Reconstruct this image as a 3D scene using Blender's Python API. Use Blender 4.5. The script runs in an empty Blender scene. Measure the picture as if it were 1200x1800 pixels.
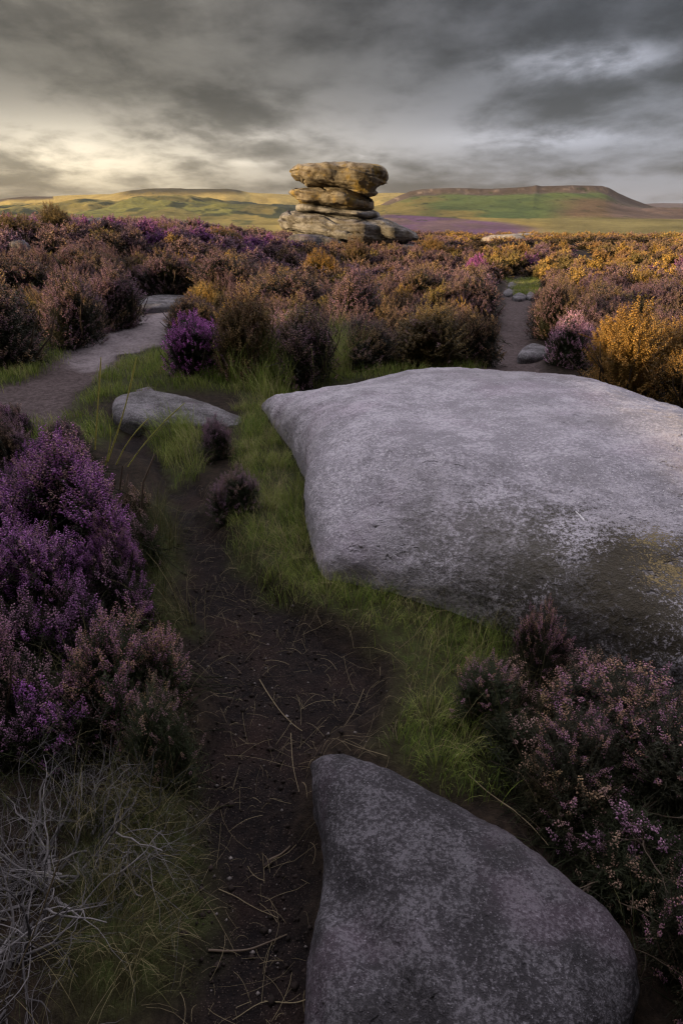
import bpy, math, numpy as np
from mathutils import Vector
R = math.radians
sc = bpy.context.scene
COL = sc.collection
rng = np.random.default_rng(7)

# ------------------------------------------------------------------ camera
F, CX, CY, HC, P = 1100.0, 600.0, 900.0, 1.55, R(25.3)
cp, sp = math.cos(P), math.sin(P)
cam_d = bpy.data.cameras.new('camera'); cam = bpy.data.objects.new('camera', cam_d); COL.objects.link(cam)
cam_d.sensor_fit = 'VERTICAL'; cam_d.sensor_height = 36.0; cam_d.sensor_width = 24.0
cam_d.lens = 36.0 * F / 1800.0
cam_d.clip_start = 0.02; cam_d.clip_end = 40000
cam.location = (0, 0, HC); cam.rotation_euler = (math.pi / 2 - P, 0, 0)
sc.camera = cam

def ray(px, py):
    u, v = (px - CX) / F, (CY - py) / F
    return np.array([u, cp + v * sp, -sp + v * cp])

def proj(x, y, z):
    d = y * cp - (z - HC) * sp
    d = np.where(np.abs(d) < 1e-4, 1e-4, d)
    return CX + F * x / d, CY - F * (y * sp + (z - HC) * cp) / d, d

def at_plane(px, py, Y):            # point of a vertical plane y = Y seen at a photo pixel
    d = ray(px, py); t = Y / d[1]
    return d * t + np.array([0, 0, HC])

def at_z(px, py, z):
    d = ray(px, py); t = (z - HC) / d[2]
    return d * t + np.array([0, 0, HC])

# ------------------------------------------------------------------ noise
def _hash(ix, iy, iz, seed):
    h = (ix.astype(np.int64) * 374761393 + iy.astype(np.int64) * 668265263 + iz.astype(np.int64) * 2147483647 + seed * 974711) & 0xffffffff
    h = ((h ^ (h >> 13)) * 1274126177) & 0xffffffff
    h = ((h ^ (h >> 16)) * 2246822519) & 0xffffffff
    return ((h ^ (h >> 15)) & 0xffffff) / float(0xffffff)

def vnoise(x, y, z=0.0, seed=0):
    x, y, z = np.broadcast_arrays(np.asarray(x, float), np.asarray(y, float), np.asarray(z, float))
    ix, iy, iz = np.floor(x), np.floor(y), np.floor(z)
    fx, fy, fz = x - ix, y - iy, z - iz
    fx, fy, fz = [f * f * f * (f * (f * 6 - 15) + 10) for f in (fx, fy, fz)]
    r = 0
    for dx in (0, 1):
        for dy in (0, 1):
            for dz in (0, 1):
                w = (fx if dx else 1 - fx) * (fy if dy else 1 - fy) * (fz if dz else 1 - fz)
                r = r + w * _hash(ix + dx, iy + dy, iz + dz, seed)
    return r * 2 - 1

def fbm(x, y, z=0.0, oct=4, seed=0, gain=0.5):
    a, s, t = 1.0, 0.0, 0.0
    for k in range(oct):
        m = 2.03 ** k
        s = s + a * vnoise(np.asarray(x) * m + 17.3 * k, np.asarray(y) * m - 9.1 * k, np.asarray(z) * m + 3.7 * k, seed + k)
        t += a; a *= gain
    return s / t

def sstep(a, b, x):
    t = np.clip((np.asarray(x, float) - a) / (b - a), 0, 1)
    return t * t * (3 - 2 * t)

# ------------------------------------------------------------------ terrain, the broad shape
def H0(x, y):
    x = np.asarray(x, float); y = np.asarray(y, float)
    r = np.hypot(x, y)
    z = 1.0 * sstep(0, 1, (-x + 1.5) / 10) * sstep(7, 17, y) * (1 - sstep(30, 55, y))
    # added knoll, unseen at left, shades the foreground; its crest notch lights the slab
    z = z + (3.95 + 0.08 * vnoise(y * 0.8, 0, 0, 8) - 0.17 * np.exp(-((y + 6.75) / 0.30) ** 2)) * np.exp(-((x + 17) / 3.2) ** 2) * (1 - sstep(-3, 7.5, y)) * sstep(-34, -20, y)
    z = z + 0.10 * vnoise(x * 0.16, y * 0.16, 0, 5) * sstep(8, 16, r)
    z = z - 14.0 * sstep(58, 110, r) + 0.0
    z = z - 2.0 * sstep(30, 60, y) * sstep(3, 10, -x)
    return z

def ground_at(px, py, Hf=None):
    Hf = Hf or H0
    d = ray(px, py)
    ts = np.geomspace(0.5, 130, 900)
    f = HC + d[2] * ts - Hf(d[0] * ts, d[1] * ts)
    k = np.argmax(f < 0) if (f < 0).any() else len(ts) - 1
    a, b = ts[max(k - 1, 0)], ts[k]
    for _ in range(25):
        m = (a + b) / 2
        if HC + d[2] * m - float(Hf(d[0] * m, d[1] * m)) < 0: b = m
        else: a = m
    return np.array([d[0] * a, d[1] * a])

def poly_w(pts): return np.array([ground_at(*p) for p in pts])

def sdist(x, y, poly):               # signed distance, positive inside
    x = np.asarray(x, float); y = np.asarray(y, float)
    d = np.full(x.shape, 1e9); ins = np.zeros(x.shape, bool)
    n = len(poly)
    for i in range(n):
        ax, ay = poly[i]; bx, by = poly[(i + 1) % n]
        ex, ey = bx - ax, by - ay
        t = np.clip(((x - ax) * ex + (y - ay) * ey) / (ex * ex + ey * ey + 1e-12), 0, 1)
        d = np.minimum(d, np.hypot(x - ax - t * ex, y - ay - t * ey))
        c = ((ay > y) != (by > y)) & (x < (bx - ax) * (y - ay) / (by - ay + 1e-12) + ax)
        ins ^= c
    return np.where(ins, d, -d)

PEAT = poly_w([(330, 1800), (345, 1500), (345, 1250), (320, 1080), (300, 960), (285, 860), (250, 800), (190, 770), (200, 735), (300, 775),
               (335, 830), (390, 935), (425, 1000), (500, 1050), (620, 1110), (690, 1190), (660, 1290), (560, 1330), (560, 1500), (540, 1800), (520, 2300), (380, 2300)])
PALE = poly_w([(338, 522), (262, 516), (246, 556), (165, 582), (118, 602), (112, 632), (150, 646), (205, 628), (285, 602), (308, 562)])
DIRT = poly_w([(118, 605), (230, 628), (205, 650), (130, 690), (110, 740), (60, 760), (0, 735), (-250, 800), (-250, 720), (0, 682), (60, 660)])
RPATH = poly_w([(835, 655), (945, 655), (938, 610), (925, 570), (938, 520), (930, 490), (890, 490), (886, 530), (872, 600)])
GRASSZ = [poly_w(p) for p in (
    [(-200, 660), (0, 650), (40, 612), (120, 610), (120, 635), (30, 680), (-200, 740)],
    [(210, 632), (300, 610), (300, 660), (400, 655), (620, 645), (770, 628), (860, 642), (840, 665), (640, 672), (540, 690), (470, 720), (410, 700), (300, 690), (200, 700), (110, 735), (140, 690)],
    [(40, 740), (130, 735), (215, 740), (180, 790), (60, 790)],
    [(270, 760), (345, 765), (345, 830), (300, 850)],
    [(425, 725), (470, 715), (530, 790), (545, 880), (560, 980), (640, 1030), (760, 1070), (880, 1120), (870, 1260), (860, 1370), (760, 1370), (650, 1310), (690, 1230), (690, 1170), (600, 1100), (480, 1035), (430, 980), (410, 930), (455, 890), (425, 800)],
    [(200, 1000), (290, 870), (320, 960), (310, 1060), (340, 1100), (260, 1110), (180, 1090)],
    [(130, 1430), (300, 1390), (330, 1480), (320, 1600), (290, 1720), (200, 1760), (110, 1700)],
    [(890, 492), (945, 492), (950, 520), (905, 522)],
)]

def masks(x, y):
    w = 0.10 * fbm(x * 2.2, y * 2.2, 0, 3, 31) + 0.04 * vnoise(x * 11, y * 11, 0, 77)
    s = lambda d, k: sstep(-k, k, d)
    peat = s(sdist(x, y, PEAT) + w, 0.07)
    pale = s(sdist(x, y, PALE) + w * 1.5, 0.16)
    dirt = np.maximum(s(sdist(x, y, DIRT) + w, 0.12), s(sdist(x, y, RPATH) + w * 1.2, 0.10))
    g = np.zeros(np.shape(x))
    for q in GRASSZ: g = np.maximum(g, s(sdist(x, y, q) + w * 0.8, 0.09))
    return peat, pale, dirt, g

def H(x, y, m=None):
    x = np.asarray(x, float); y = np.asarray(y, float)
    peat, pale, dirt, g = masks(x, y) if m is None else m
    near = 1 - sstep(10, 16, np.hypot(x, y))
    z = H0(x, y) - 0.07 * peat - 0.04 * dirt - 0.02 * pale + 0.025 * g
    z = z + near * (0.035 * fbm(x * 1.7, y * 1.7, 0, 3, 11) + 0.014 * fbm(x * 9, y * 9, 0, 3, 12) * (1 - 0.4 * g))
    return z

# ------------------------------------------------------------------ mesh helpers
def mk_mesh(name, v, tris=None, quads=None, col=None, var=None, smooth=False):
    me = bpy.data.meshes.new(name)
    v = np.ascontiguousarray(v, np.float32)
    nt = 0 if tris is None else len(tris); nq = 0 if quads is None else len(quads)
    me.vertices.add(len(v)); me.vertices.foreach_set('co', v.ravel())
    loops = []; starts = []
    if nt: loops.append(np.asarray(tris, np.int32).ravel()); starts.append(np.arange(nt, dtype=np.int32) * 3)
    if nq: loops.append(np.asarray(quads, np.int32).ravel()); starts.append(nt * 3 + np.arange(nq, dtype=np.int32) * 4)
    lo = np.concatenate(loops); st = np.concatenate(starts)
    me.loops.add(len(lo)); me.loops.foreach_set('vertex_index', lo)
    me.polygons.add(len(st)); me.polygons.foreach_set('loop_start', st)
    if smooth: me.polygons.foreach_set('use_smooth', np.ones(len(st), bool))
    for nm, a in (('col', col), ('var', var)):
        if a is not None:
            at = me.attributes.new(nm, 'FLOAT_COLOR', 'POINT')
            a4 = np.ones((len(v), 4), np.float32); a4[:, :a.shape[1]] = a
            at.data.foreach_set('color', a4.ravel())
    me.update(calc_edges=True); me.validate()
    return me

def link(name, me, mat=None, parent=None):
    o = bpy.data.objects.new(name, me); COL.objects.link(o)
    if mat is not None:
        if not me.materials: me.materials.append(mat)
        o.material_slots[0].link = 'OBJECT'; o.material_slots[0].material = mat
    if parent is not None: o.parent = parent
    return o

def tag(o, label=None, cat=None, group=None, kind=None):
    for k, v in (('label', label), ('category', cat), ('group', group), ('kind', kind)):
        if v: o[k] = v
    return o

def thing(name, loc, rz=0.0, label=None, cat=None, group=None):
    o = bpy.data.objects.new(name, None); COL.objects.link(o)
    o.empty_display_size = 0.1
    o.location = loc; o.rotation_euler = (0, 0, rz)
    return tag(o, label, cat, group)

def grid_quads(nr, nc, wrap=False, off=0):
    i = np.arange(nr - 1)[:, None]; j = np.arange(nc if wrap else nc - 1)[None, :]
    a = i * nc + j; b = i * nc + (j + 1) % nc
    return np.stack([a, b, b + nc, a + nc], -1).reshape(-1, 4) + off

def tubes(lines, sides=5):
    """lines: list of (pts (n,3), radii (n,)) -> verts, quads, var"""
    V, Q, A = [], [], []; off = 0
    for pts, rad in lines:
        pts = np.asarray(pts, float); n = len(pts)
        tg = np.gradient(pts, axis=0); tg /= np.linalg.norm(tg, axis=1, keepdims=True) + 1e-9
        ref = np.array([0.31, 0.17, 0.93]) if abs(tg[0, 2]) < 0.8 else np.array([1, 0.1, 0])
        b = np.cross(tg, ref); b /= np.linalg.norm(b, axis=1, keepdims=True) + 1e-9
        c = np.cross(tg, b)
        an = np.arange(sides) * 2 * math.pi / sides
        ring = pts[:, None, :] + np.asarray(rad)[:, None, None] * (np.cos(an)[None, :, None] * b[:, None, :] + np.sin(an)[None, :, None] * c[:, None, :])
        V.append(ring.reshape(-1, 3)); Q.append(grid_quads(n, sides, True, off)); off += n * sides
        t = rng.random()
        A.append(np.tile([t, 0.5, 0.5], (n * sides, 1)))
    return np.concatenate(V), np.concatenate(Q), np.concatenate(A)

# ------------------------------------------------------------------ materials
class NT:
    def __init__(s, tree): s.t = tree; tree.nodes.clear()
    def n(s, typ, **kw):
        nd = s.t.nodes.new(typ)
        for k, v in kw.items():
            if k.startswith('i_'):
                key = k[2:]; key = int(key) if key.isdigit() else key.replace('_', ' ')
                s.put(nd.inputs[key], v)
            else: setattr(nd, k, v)
        return nd
    def put(s, sock, v):
        if isinstance(v, bpy.types.NodeSocket): s.t.links.new(v, sock)
        elif isinstance(v, (tuple, list)):
            v = tuple(v)
            if sock.type == 'RGBA' and len(v) == 3: v = v + (1,)
            sock.default_value = v
        else:
            if sock.type in ('RGBA', 'VECTOR') : v = (v, v, v, 1)[:len(sock.default_value)]
            sock.default_value = v
    def m(s, op, a, b=0.0, c=0.0, clamp=False):
        nd = s.t.nodes.new('ShaderNodeMath'); nd.operation = op; nd.use_clamp = clamp
        for i, v in enumerate((a, b, c)): s.put(nd.inputs[i], v)
        return nd.outputs[0]
    def mix(s, f, a, b, blend='MIX'):
        nd = s.t.nodes.new('ShaderNodeMix'); nd.data_type = 'RGBA'; nd.blend_type = blend
        s.put(nd.inputs['Factor'], f); s.put(nd.inputs[6], a); s.put(nd.inputs[7], b)
        return nd.outputs[2]
    def noise(s, vec, scale, detail=4, rough=0.5, dist=0.0):
        nd = s.t.nodes.new('ShaderNodeTexNoise')
        s.put(nd.inputs['Vector'], vec); nd.inputs['Scale'].default_value = scale
        nd.inputs['Detail'].default_value = detail; nd.inputs['Roughness'].default_value = rough; nd.inputs['Distortion'].default_value = dist
        return nd.outputs[0]
    def step(s, x, a, b):
        nd = s.t.nodes.new('ShaderNodeMapRange'); nd.interpolation_type = 'SMOOTHSTEP'
        s.put(nd.inputs[0], x); nd.inputs[1].default_value = a; nd.inputs[2].default_value = b
        return nd.outputs[0]
    def attr(s, name):
        return s.n('ShaderNodeAttribute', attribute_name=name)

def new_mat(name):
    m = bpy.data.materials.new(name); m.use_nodes = True
    return m, NT(m.node_tree)

def finish(t, color, rough=0.85, bump=None, bstr=0.4, bdist=0.01, spec=0.2, transl=0.0):
    out = t.n('ShaderNodeOutputMaterial')
    b = t.n('ShaderNodeBsdfPrincipled'); t.put(b.inputs['Base Color'], color); t.put(b.inputs['Roughness'], rough)
    b.inputs['Specular IOR Level'].default_value = spec
    if bump is not None:
        bn = t.n('ShaderNodeBump'); bn.inputs['Strength'].default_value = bstr; bn.inputs['Distance'].default_value = bdist
        t.put(bn.inputs['Height'], bump); t.t.links.new(bn.outputs[0], b.inputs['Normal'])
    sh = b.outputs[0]
    if transl > 0:
        tr = t.n('ShaderNodeBsdfTranslucent'); t.put(tr.inputs['Color'], color)
        mx = t.n('ShaderNodeMixShader'); mx.inputs[0].default_value = transl
        t.t.links.new(sh, mx.inputs[1]); t.t.links.new(tr.outputs[0], mx.inputs[2]); sh = mx.outputs[0]
    t.t.links.new(sh, out.inputs['Surface'])

def flower_mat(name, main, alt, dry, dryness, vary=0.42, drift=None):
    m, t = new_mat(name)
    a = t.attr('var'); sep = t.n('ShaderNodeSeparateColor'); t.t.links.new(a.outputs['Color'], sep.inputs[0])
    r, g, b = sep.outputs[0], sep.outputs[1], sep.outputs[2]
    c = t.mix(b, main, alt)
    d = t.step(t.m('ADD', t.m('MULTIPLY', r, 0.7), t.m('MULTIPLY', b, 0.3)), 1 - dryness - 0.15, 1 - dryness + 0.15)
    c = t.mix(d, c, dry)
    if drift:
        gp = t.n('ShaderNodeNewGeometry').outputs['Position']
        c = t.mix(t.m('MULTIPLY', t.step(t.noise(gp, 2.4, 3, 0.6), 0.50, 0.64), drift[3]), c, tuple(drift[:3]))
        c = t.mix(t.m('MULTIPLY', t.step(t.noise(gp, 3.3, 3, 0.6), 0.54, 0.68), 0.6), c, (0.30, 0.17, 0.28))
    k = t.m('ADD', t.m('MULTIPLY', t.m('FRACT', t.m('MULTIPLY', t.m('ADD', r, b), 7.13)), vary * 2), 1 - vary)
    c = t.mix(1.0, c, t.n('ShaderNodeCombineXYZ', i_0=k, i_1=k, i_2=k).outputs[0], 'MULTIPLY')
    finish(t, c, 0.7, transl=0.25, spec=0.15)
    return m

def leaf_mat(name, c1, c2, transl=0.2):
    m, t = new_mat(name)
    a = t.attr('var'); sep = t.n('ShaderNodeSeparateColor'); t.t.links.new(a.outputs['Color'], sep.inputs[0])
    c = t.mix(sep.outputs[0], c1, c2)
    k = t.m('ADD', t.m('MULTIPLY', sep.outputs[2], 0.8), 0.6)
    c = t.mix(1.0, c, t.n('ShaderNodeCombineXYZ', i_0=k, i_1=k, i_2=k).outputs[0], 'MULTIPLY')
    finish(t, c, 0.6, transl=transl, spec=0.25)
    return m

def colattr_mat(name, transl=0.2, rough=0.75):
    m, t = new_mat(name)
    finish(t, t.attr('col').outputs['Color'], rough, transl=transl, spec=0.15)
    return m

def rock_mat(name, base, light, dark, moss=(0.07, 0.065, 0.03), moss_amt=0.35, lichen=None, scale=1.0, speck=1.0, offset=(0, 0, 0), pink=0.5, strata=0.0, bump=0.5, patches=()):
    m, t = new_mat(name)
    g = t.n('ShaderNodeTexCoord').outputs['Object']
    v = t.n('ShaderNodeVectorMath', operation='ADD', i_0=g, i_1=offset).outputs[0]
    big = t.noise(v, 1.1 * scale, 5, 0.6, 0.4); mid = t.noise(v, 6 * scale, 6, 0.65); fine = t.noise(v, 70 * scale, 3, 0.7); grain = t.noise(v, 190 * scale, 2, 0.7)
    c = t.mix(t.step(mid, 0.33, 0.68), dark, base)
    c = t.mix(t.m('MULTIPLY', t.step(t.m('ADD', t.m('MULTIPLY', fine, 0.6), t.m('MULTIPLY', mid, 0.4)), 0.46, 0.60), 0.85 * speck), c, light)
    c = t.mix(t.m('MULTIPLY', t.step(grain, 0.56, 0.70), 0.55 * speck), c, tuple(x * 0.25 for x in dark))
    c = t.mix(t.m('MULTIPLY', t.step(t.noise(v, 130 * scale, 1, 0.5), 0.66, 0.76), 0.7 * speck), c, tuple(min(0.75, x * 1.7) for x in light))
    pk = t.m('MULTIPLY', t.step(t.noise(t.n('ShaderNodeVectorMath', operation='ADD', i_0=v, i_1=(5, 3, 1)).outputs[0], 2.2 * scale, 4, 0.6), 0.5, 0.68), pink)
    c = t.mix(pk, c, t.mix(0.5, c, (0.26, 0.17, 0.24)))
    if moss_amt > 0:
        mm = t.m('ADD', t.m('MULTIPLY', big, 0.55), t.m('ADD', t.m('MULTIPLY', fine, 0.25), t.m('MULTIPLY', grain, 0.2)))
        c = t.mix(t.m('MULTIPLY', t.step(mm, 0.50, 0.60), moss_amt), c, moss)
    for (px_, py_, pz_), rad, pc, amt in patches:       # stains, and lichen-gold patches that paint in sunlight, each at its own place
        dv = t.n('ShaderNodeVectorMath', operation='DISTANCE', i_0=g, i_1=(px_, py_, pz_)).outputs['Value']
        e = t.m('ADD', t.m('DIVIDE', dv, rad), t.m('ADD', t.m('MULTIPLY', t.m('SUBTRACT', mid, 0.5), 1.9), t.m('MULTIPLY', t.m('SUBTRACT', grain, 0.5), 2.2)))
        e = t.m('ADD', e, t.m('MULTIPLY', t.m('SUBTRACT', fine, 0.5), 2.2))
        c = t.mix(t.m('MULTIPLY', t.step(e, 1.05, 0.60), amt), c, pc)
    if lichen:
        lz = t.noise(t.n('ShaderNodeVectorMath', operation='ADD', i_0=v, i_1=(2, 8, 4)).outputs[0], 3.0 * scale, 7, 0.68)
        c = t.mix(t.m('MULTIPLY', t.step(lz, 0.50, 0.64), lichen[3]), c, tuple(lichen[:3]))
    hgt = t.m('ADD', t.m('MULTIPLY', fine, 0.5), t.m('ADD', t.m('MULTIPLY', mid, 0.45), t.m('MULTIPLY', grain, 0.3)))
    pit = t.m('MULTIPLY', t.step(t.noise(v, 17 * scale, 3, 0.55), 0.63, 0.70), t.step(big, 0.42, 0.6))
    c = t.mix(t.m('MULTIPLY', pit, 0.55), c, dark); hgt = t.m('SUBTRACT', hgt, t.m('MULTIPLY', pit, 0.9))
    if strata > 0:
        mp = t.n('ShaderNodeMapping'); t.t.links.new(v, mp.inputs[0]); mp.inputs['Scale'].default_value = (0.5, 0.5, 7.0); mp.inputs['Rotation'].default_value = (0.05, 0.16, 0)
        st = t.noise(mp.outputs[0], 1.2, 6, 0.62)
        hgt = t.m('ADD', hgt, t.m('MULTIPLY', st, strata))
        c = t.mix(t.m('MULTIPLY', t.step(st, 0.46, 0.36), 0.55), c, dark)
    finish(t, c, 0.9, bump=hgt, bstr=bump, bdist=0.02 / scale, spec=0.15)
    return m

MAT = {}
def fm(key, *a): MAT['f_' + key] = flower_mat('heather_flower_' + key, *a, drift=(0.36, 0.25, 0.10, 0.75) if key in ('dusk', 'mauve', 'brown', 'olive') else None)
fm('purple', (0.42, 0.14, 0.46), (0.54, 0.28, 0.54), (0.46, 0.29, 0.27), 0.38, 0.5)
fm('violet', (0.66, 0.14, 0.66), (0.76, 0.34, 0.76), (0.46, 0.20, 0.42), 0.2, 0.45)
fm('pink', (0.42, 0.20, 0.36), (0.46, 0.26, 0.30), (0.42, 0.26, 0.17), 0.45)
fm('pale', (0.80, 0.42, 0.68), (0.82, 0.56, 0.70), (0.70, 0.48, 0.45), 0.2)
fm('dusk', (0.25, 0.15, 0.185), (0.32, 0.19, 0.245), (0.34, 0.235, 0.17), 0.42, 0.5)
fm('mauve', (0.30, 0.17, 0.26), (0.38, 0.24, 0.32), (0.30, 0.20, 0.17), 0.35)
fm('brown', (0.24, 0.145, 0.10), (0.31, 0.19, 0.14), (0.40, 0.27, 0.14), 0.40)
fm('olive', (0.21, 0.15, 0.06), (0.28, 0.20, 0.085), (0.32, 0.22, 0.11), 0.4)
fm('gold', (0.50, 0.27, 0.07), (0.55, 0.34, 0.10), (0.42, 0.25, 0.09), 0.4)  # low sunlight put into the flower colour as gold
MAT['l_dark'] = leaf_mat('heather_leaf_dark', (0.018, 0.021, 0.010), (0.032, 0.029, 0.015))
MAT['l_green'] = leaf_mat('heather_leaf_green', (0.025, 0.036, 0.014), (0.04, 0.045, 0.018))
MAT['l_olive'] = leaf_mat('heather_leaf_olive', (0.06, 0.05, 0.015), (0.09, 0.06, 0.02))
MAT['l_gold'] = leaf_mat('heather_leaf_gold', (0.16, 0.10, 0.02), (0.24, 0.13, 0.03))  # leaf colour carries the same painted sunlight
MAT['stem'] = leaf_mat('heather_stem_bark', (0.05, 0.035, 0.025), (0.09, 0.065, 0.045), 0.0)
MAT['dead'] = leaf_mat('dead_heather_wood', (0.04, 0.036, 0.038), (0.20, 0.185, 0.19), 0.0)
MAT['grass'] = colattr_mat('grass_blade', 0.3, 0.6)
MAT['straw'] = leaf_mat('dry_straw', (0.13, 0.10, 0.06), (0.27, 0.22, 0.13), 0.1)
MAT['stalk'] = leaf_mat('grass_stalk', (0.42, 0.44, 0.10), (0.55, 0.50, 0.16), 0.3)
def moor_mat():
    m, t = new_mat('moor_heather'); gp = t.n('ShaderNodeNewGeometry').outputs['Position']
    c = t.attr('col').outputs['Color']
    lumi = t.n('ShaderNodeRGBToBW'); t.t.links.new(c, lumi.inputs[0]); k = t.m('MULTIPLY', lumi.outputs[0], 4.6)
    kk = t.n('ShaderNodeCombineXYZ', i_0=k, i_1=k, i_2=k).outputs[0]
    c = t.mix(t.m('MULTIPLY', t.step(t.noise(gp, 1.9, 4, 0.6), 0.50, 0.64), 0.65), c, t.mix(1.0, kk, (0.36, 0.255, 0.105), 'MULTIPLY'))
    c = t.mix(t.m('MULTIPLY', t.step(t.noise(gp, 1.3, 3, 0.6), 0.53, 0.66), 0.55), c, t.mix(1.0, kk, (0.30, 0.17, 0.27), 'MULTIPLY'))
    finish(t, c, 0.75, transl=0.2, spec=0.15)
    return m
MAT['moor'] = moor_mat()

# ------------------------------------------------------------------ ground
def ground_material():
    m, t = new_mat('moor_ground')
    a = t.attr('col'); sep = t.n('ShaderNodeSeparateColor'); t.t.links.new(a.outputs['Color'], sep.inputs[0])
    peat, pale, grass = sep.outputs[0], sep.outputs[1], sep.outputs[2]
    dirt = t.attr('var').outputs['Fac']
    g = t.n('ShaderNodeTexCoord').outputs['Object']
    n1 = t.noise(g, 2.5, 6, 0.6); n2 = t.noise(g, 24, 5, 0.7); n3 = t.noise(g, 120, 3, 0.7); n4 = t.noise(g, 260, 1, 0.6)
    soil = t.mix(t.step(n2, 0.35, 0.7), (0.012, 0.009, 0.007), (0.034, 0.024, 0.017))
    pc = t.mix(t.step(n2, 0.35, 0.72), (0.006, 0.0048, 0.0053), (0.016, 0.0115, 0.0105))
    pc = t.mix(t.m('MULTIPLY', t.step(n1, 0.45, 0.7), 0.6), pc, (0.028, 0.016, 0.013))
    pc = t.mix(t.step(n4, 0.66, 0.74), pc, (0.12, 0.09, 0.075))
    c = t.mix(peat, soil, pc)
    gc = t.mix(t.step(n2, 0.4, 0.65), (0.03, 0.028, 0.012), (0.04, 0.05, 0.015))
    c = t.mix(grass, c, gc)
    dc = t.mix(t.step(n2, 0.35, 0.7), (0.05, 0.037, 0.036), (0.11, 0.085, 0.085))
    dc = t.mix(t.step(n3, 0.6, 0.75), dc, (0.17, 0.14, 0.13))
    c = t.mix(dirt, c, dc)
    sc_ = t.mix(t.step(t.m('ADD', t.m('MULTIPLY', n2, 0.6), t.m('MULTIPLY', n1, 0.4)), 0.36, 0.62), (0.12, 0.10, 0.105), (0.26, 0.225, 0.235))
    sc_ = t.mix(t.m('MULTIPLY', t.step(n3, 0.58, 0.72), 0.6), sc_, (0.10, 0.08, 0.08))
    c = t.mix(pale, c, sc_)
    hgt = t.m('ADD', t.m('MULTIPLY', n2, 1.0), t.m('MULTIPLY', n3, 0.6))
    finish(t, c, 0.95, bump=hgt, bstr=0.7, bdist=0.02, spec=0.1)
    return m
MAT['ground'] = ground_material()

def polar(thetas, radii):
    th, rr = np.meshgrid(thetas, radii)
    return rr * np.sin(th), rr * np.cos(th)

th = np.concatenate([R(1) * np.arange(-180, -48, 2.0), R(1) * np.arange(-48, 48, 0.2), R(1) * np.arange(48, 180, 2.0)])
ra = np.geomspace(0.12, 88, 360)
gx, gy = polar(th, ra); nr, nc = gx.shape
gx, gy = gx.ravel(), gy.ravel()
mk = masks(gx, gy)
gz = H(gx, gy, mk)
v = np.stack([gx, gy, gz], -1)
v = np.vstack([v, [[0, 0, float(H(np.array([0.0]), np.array([0.0]))[0])]]])
q = grid_quads(nr, nc, True); q = q[:, ::-1]
ti = np.stack([np.full(nc, nr * nc), (np.arange(nc) + 1) % nc, np.arange(nc)], -1)
cc = np.zeros((len(v), 3)); cc[:-1, 0], cc[:-1, 1], cc[:-1, 2] = mk[0], mk[1], mk[3]; cc[-1, 0] = 1
vv = np.zeros((len(v), 3)); vv[:-1] = mk[2][:, None]
ground = link('ground', mk_mesh('ground', v, tris=ti, quads=q, col=cc, var=vv, smooth=True), MAT['ground'])
tag(ground, 'dark peaty moor ground under the heather', 'ground', kind='structure')

# paths: thin worn sheets lying on the ground
def path_sheet(name, polys, label, step):
    P_ = np.vstack(polys); x0, y0 = P_.min(0) - 0.2; x1, y1 = P_.max(0) + 0.2
    y0 = max(y0, 0.1)
    xs = np.arange(x0, x1, step); ys = np.arange(y0, y1, step)
    X, Y = np.meshgrid(xs, ys); n0, n1 = X.shape
    X, Y = X.ravel(), Y.ravel()
    m_ = masks(X, Y)
    w = 0.10 * fbm(X * 2.2, Y * 2.2, 0, 3, 31) + 0.04 * vnoise(X * 11, Y * 11, 0, 77)
    s = np.max([sdist(X, Y, p) for p in polys], 0) + w
    Z = H(X, Y, m_) + 0.006 + 0.006 * fbm(X * 14, Y * 14, 0, 3, 3)
    Z = np.where(s < 0.03, Z - 0.03, Z)
    q = grid_quads(n0, n1); keep = (s[q] > -0.02).any(1); q = q[keep]
    used = np.unique(q); mp = np.zeros(len(X), int); mp[used] = np.arange(len(used))
    c3 = np.stack([m_[0], m_[1], m_[3]], -1)[used]
    d3 = np.repeat(m_[2][used][:, None], 3, 1)
    o = link(name, mk_mesh(name, np.stack([X, Y, Z], -1)[used], quads=mp[q], col=c3, var=d3, smooth=True), MAT['ground'])
    tag(o, label, 'path', kind='structure')
path_sheet('path', [PEAT], 'dark trodden peat path between the heather and the rocks', 0.025)
path_sheet('path', [PALE, DIRT], 'pale sandy footpath curving off between heather banks', 0.05)
path_sheet('path', [RPATH], 'narrow dirt path running away behind the big flat rock', 0.06)

# ------------------------------------------------------------------ far country: valley, heather field and hills, one polar sheet cut in pieces
def el(py): return np.arctan((CY - np.asarray(py, float)) / F) - P
def th_of(px): return np.arctan((np.asarray(px, float) - 600) / 1219.0)
Lp = np.array([(-700, 372), (-300, 364), (0, 357), (20, 353), (60, 350), (120, 346.5), (200, 344), (235, 338), (290, 334), (340, 333), (400, 334), (418, 336), (440, 341), (520, 343.5), (600, 345), (660, 345.5), (720, 346), (800, 356), (900, 370), (1400, 378)])
Rp = np.array([(600, 392), (640, 377), (664, 362), (690, 349), (705, 342), (720, 336), (740, 332.5), (790, 331), (860, 332.5), (900, 331), (928, 329), (936, 327), (945, 329), (1000, 328), (1050, 330), (1062, 333), (1080, 342), (1105, 352), (1135, 362), (1170, 370), (1230, 377), (1400, 390)])
Fp = np.array([(700, 380), (900, 368), (1100, 365), (1160, 363), (1220, 364), (1500, 362), (1900, 372)])
thf = np.concatenate([R(1) * np.arange(-180, -42, 3.0), R(1) * np.arange(-42, 42, 0.1), R(1) * np.arange(42, 180, 3.0)])
raf = np.concatenate([np.geomspace(80, 700, 70), np.geomspace(715, 1500, 130), np.geomspace(1510, 3000, 90), np.geomspace(3050, 5300, 30)])
T, RR = np.meshgrid(thf, raf); fx, fy = RR * np.sin(T), RR * np.cos(T)
pxs = 600 + 1219 * np.tan(np.clip(T, -1.3, 1.3))
nse = fbm(fx / 160, fy / 160, 0, 5, 51)
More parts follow.
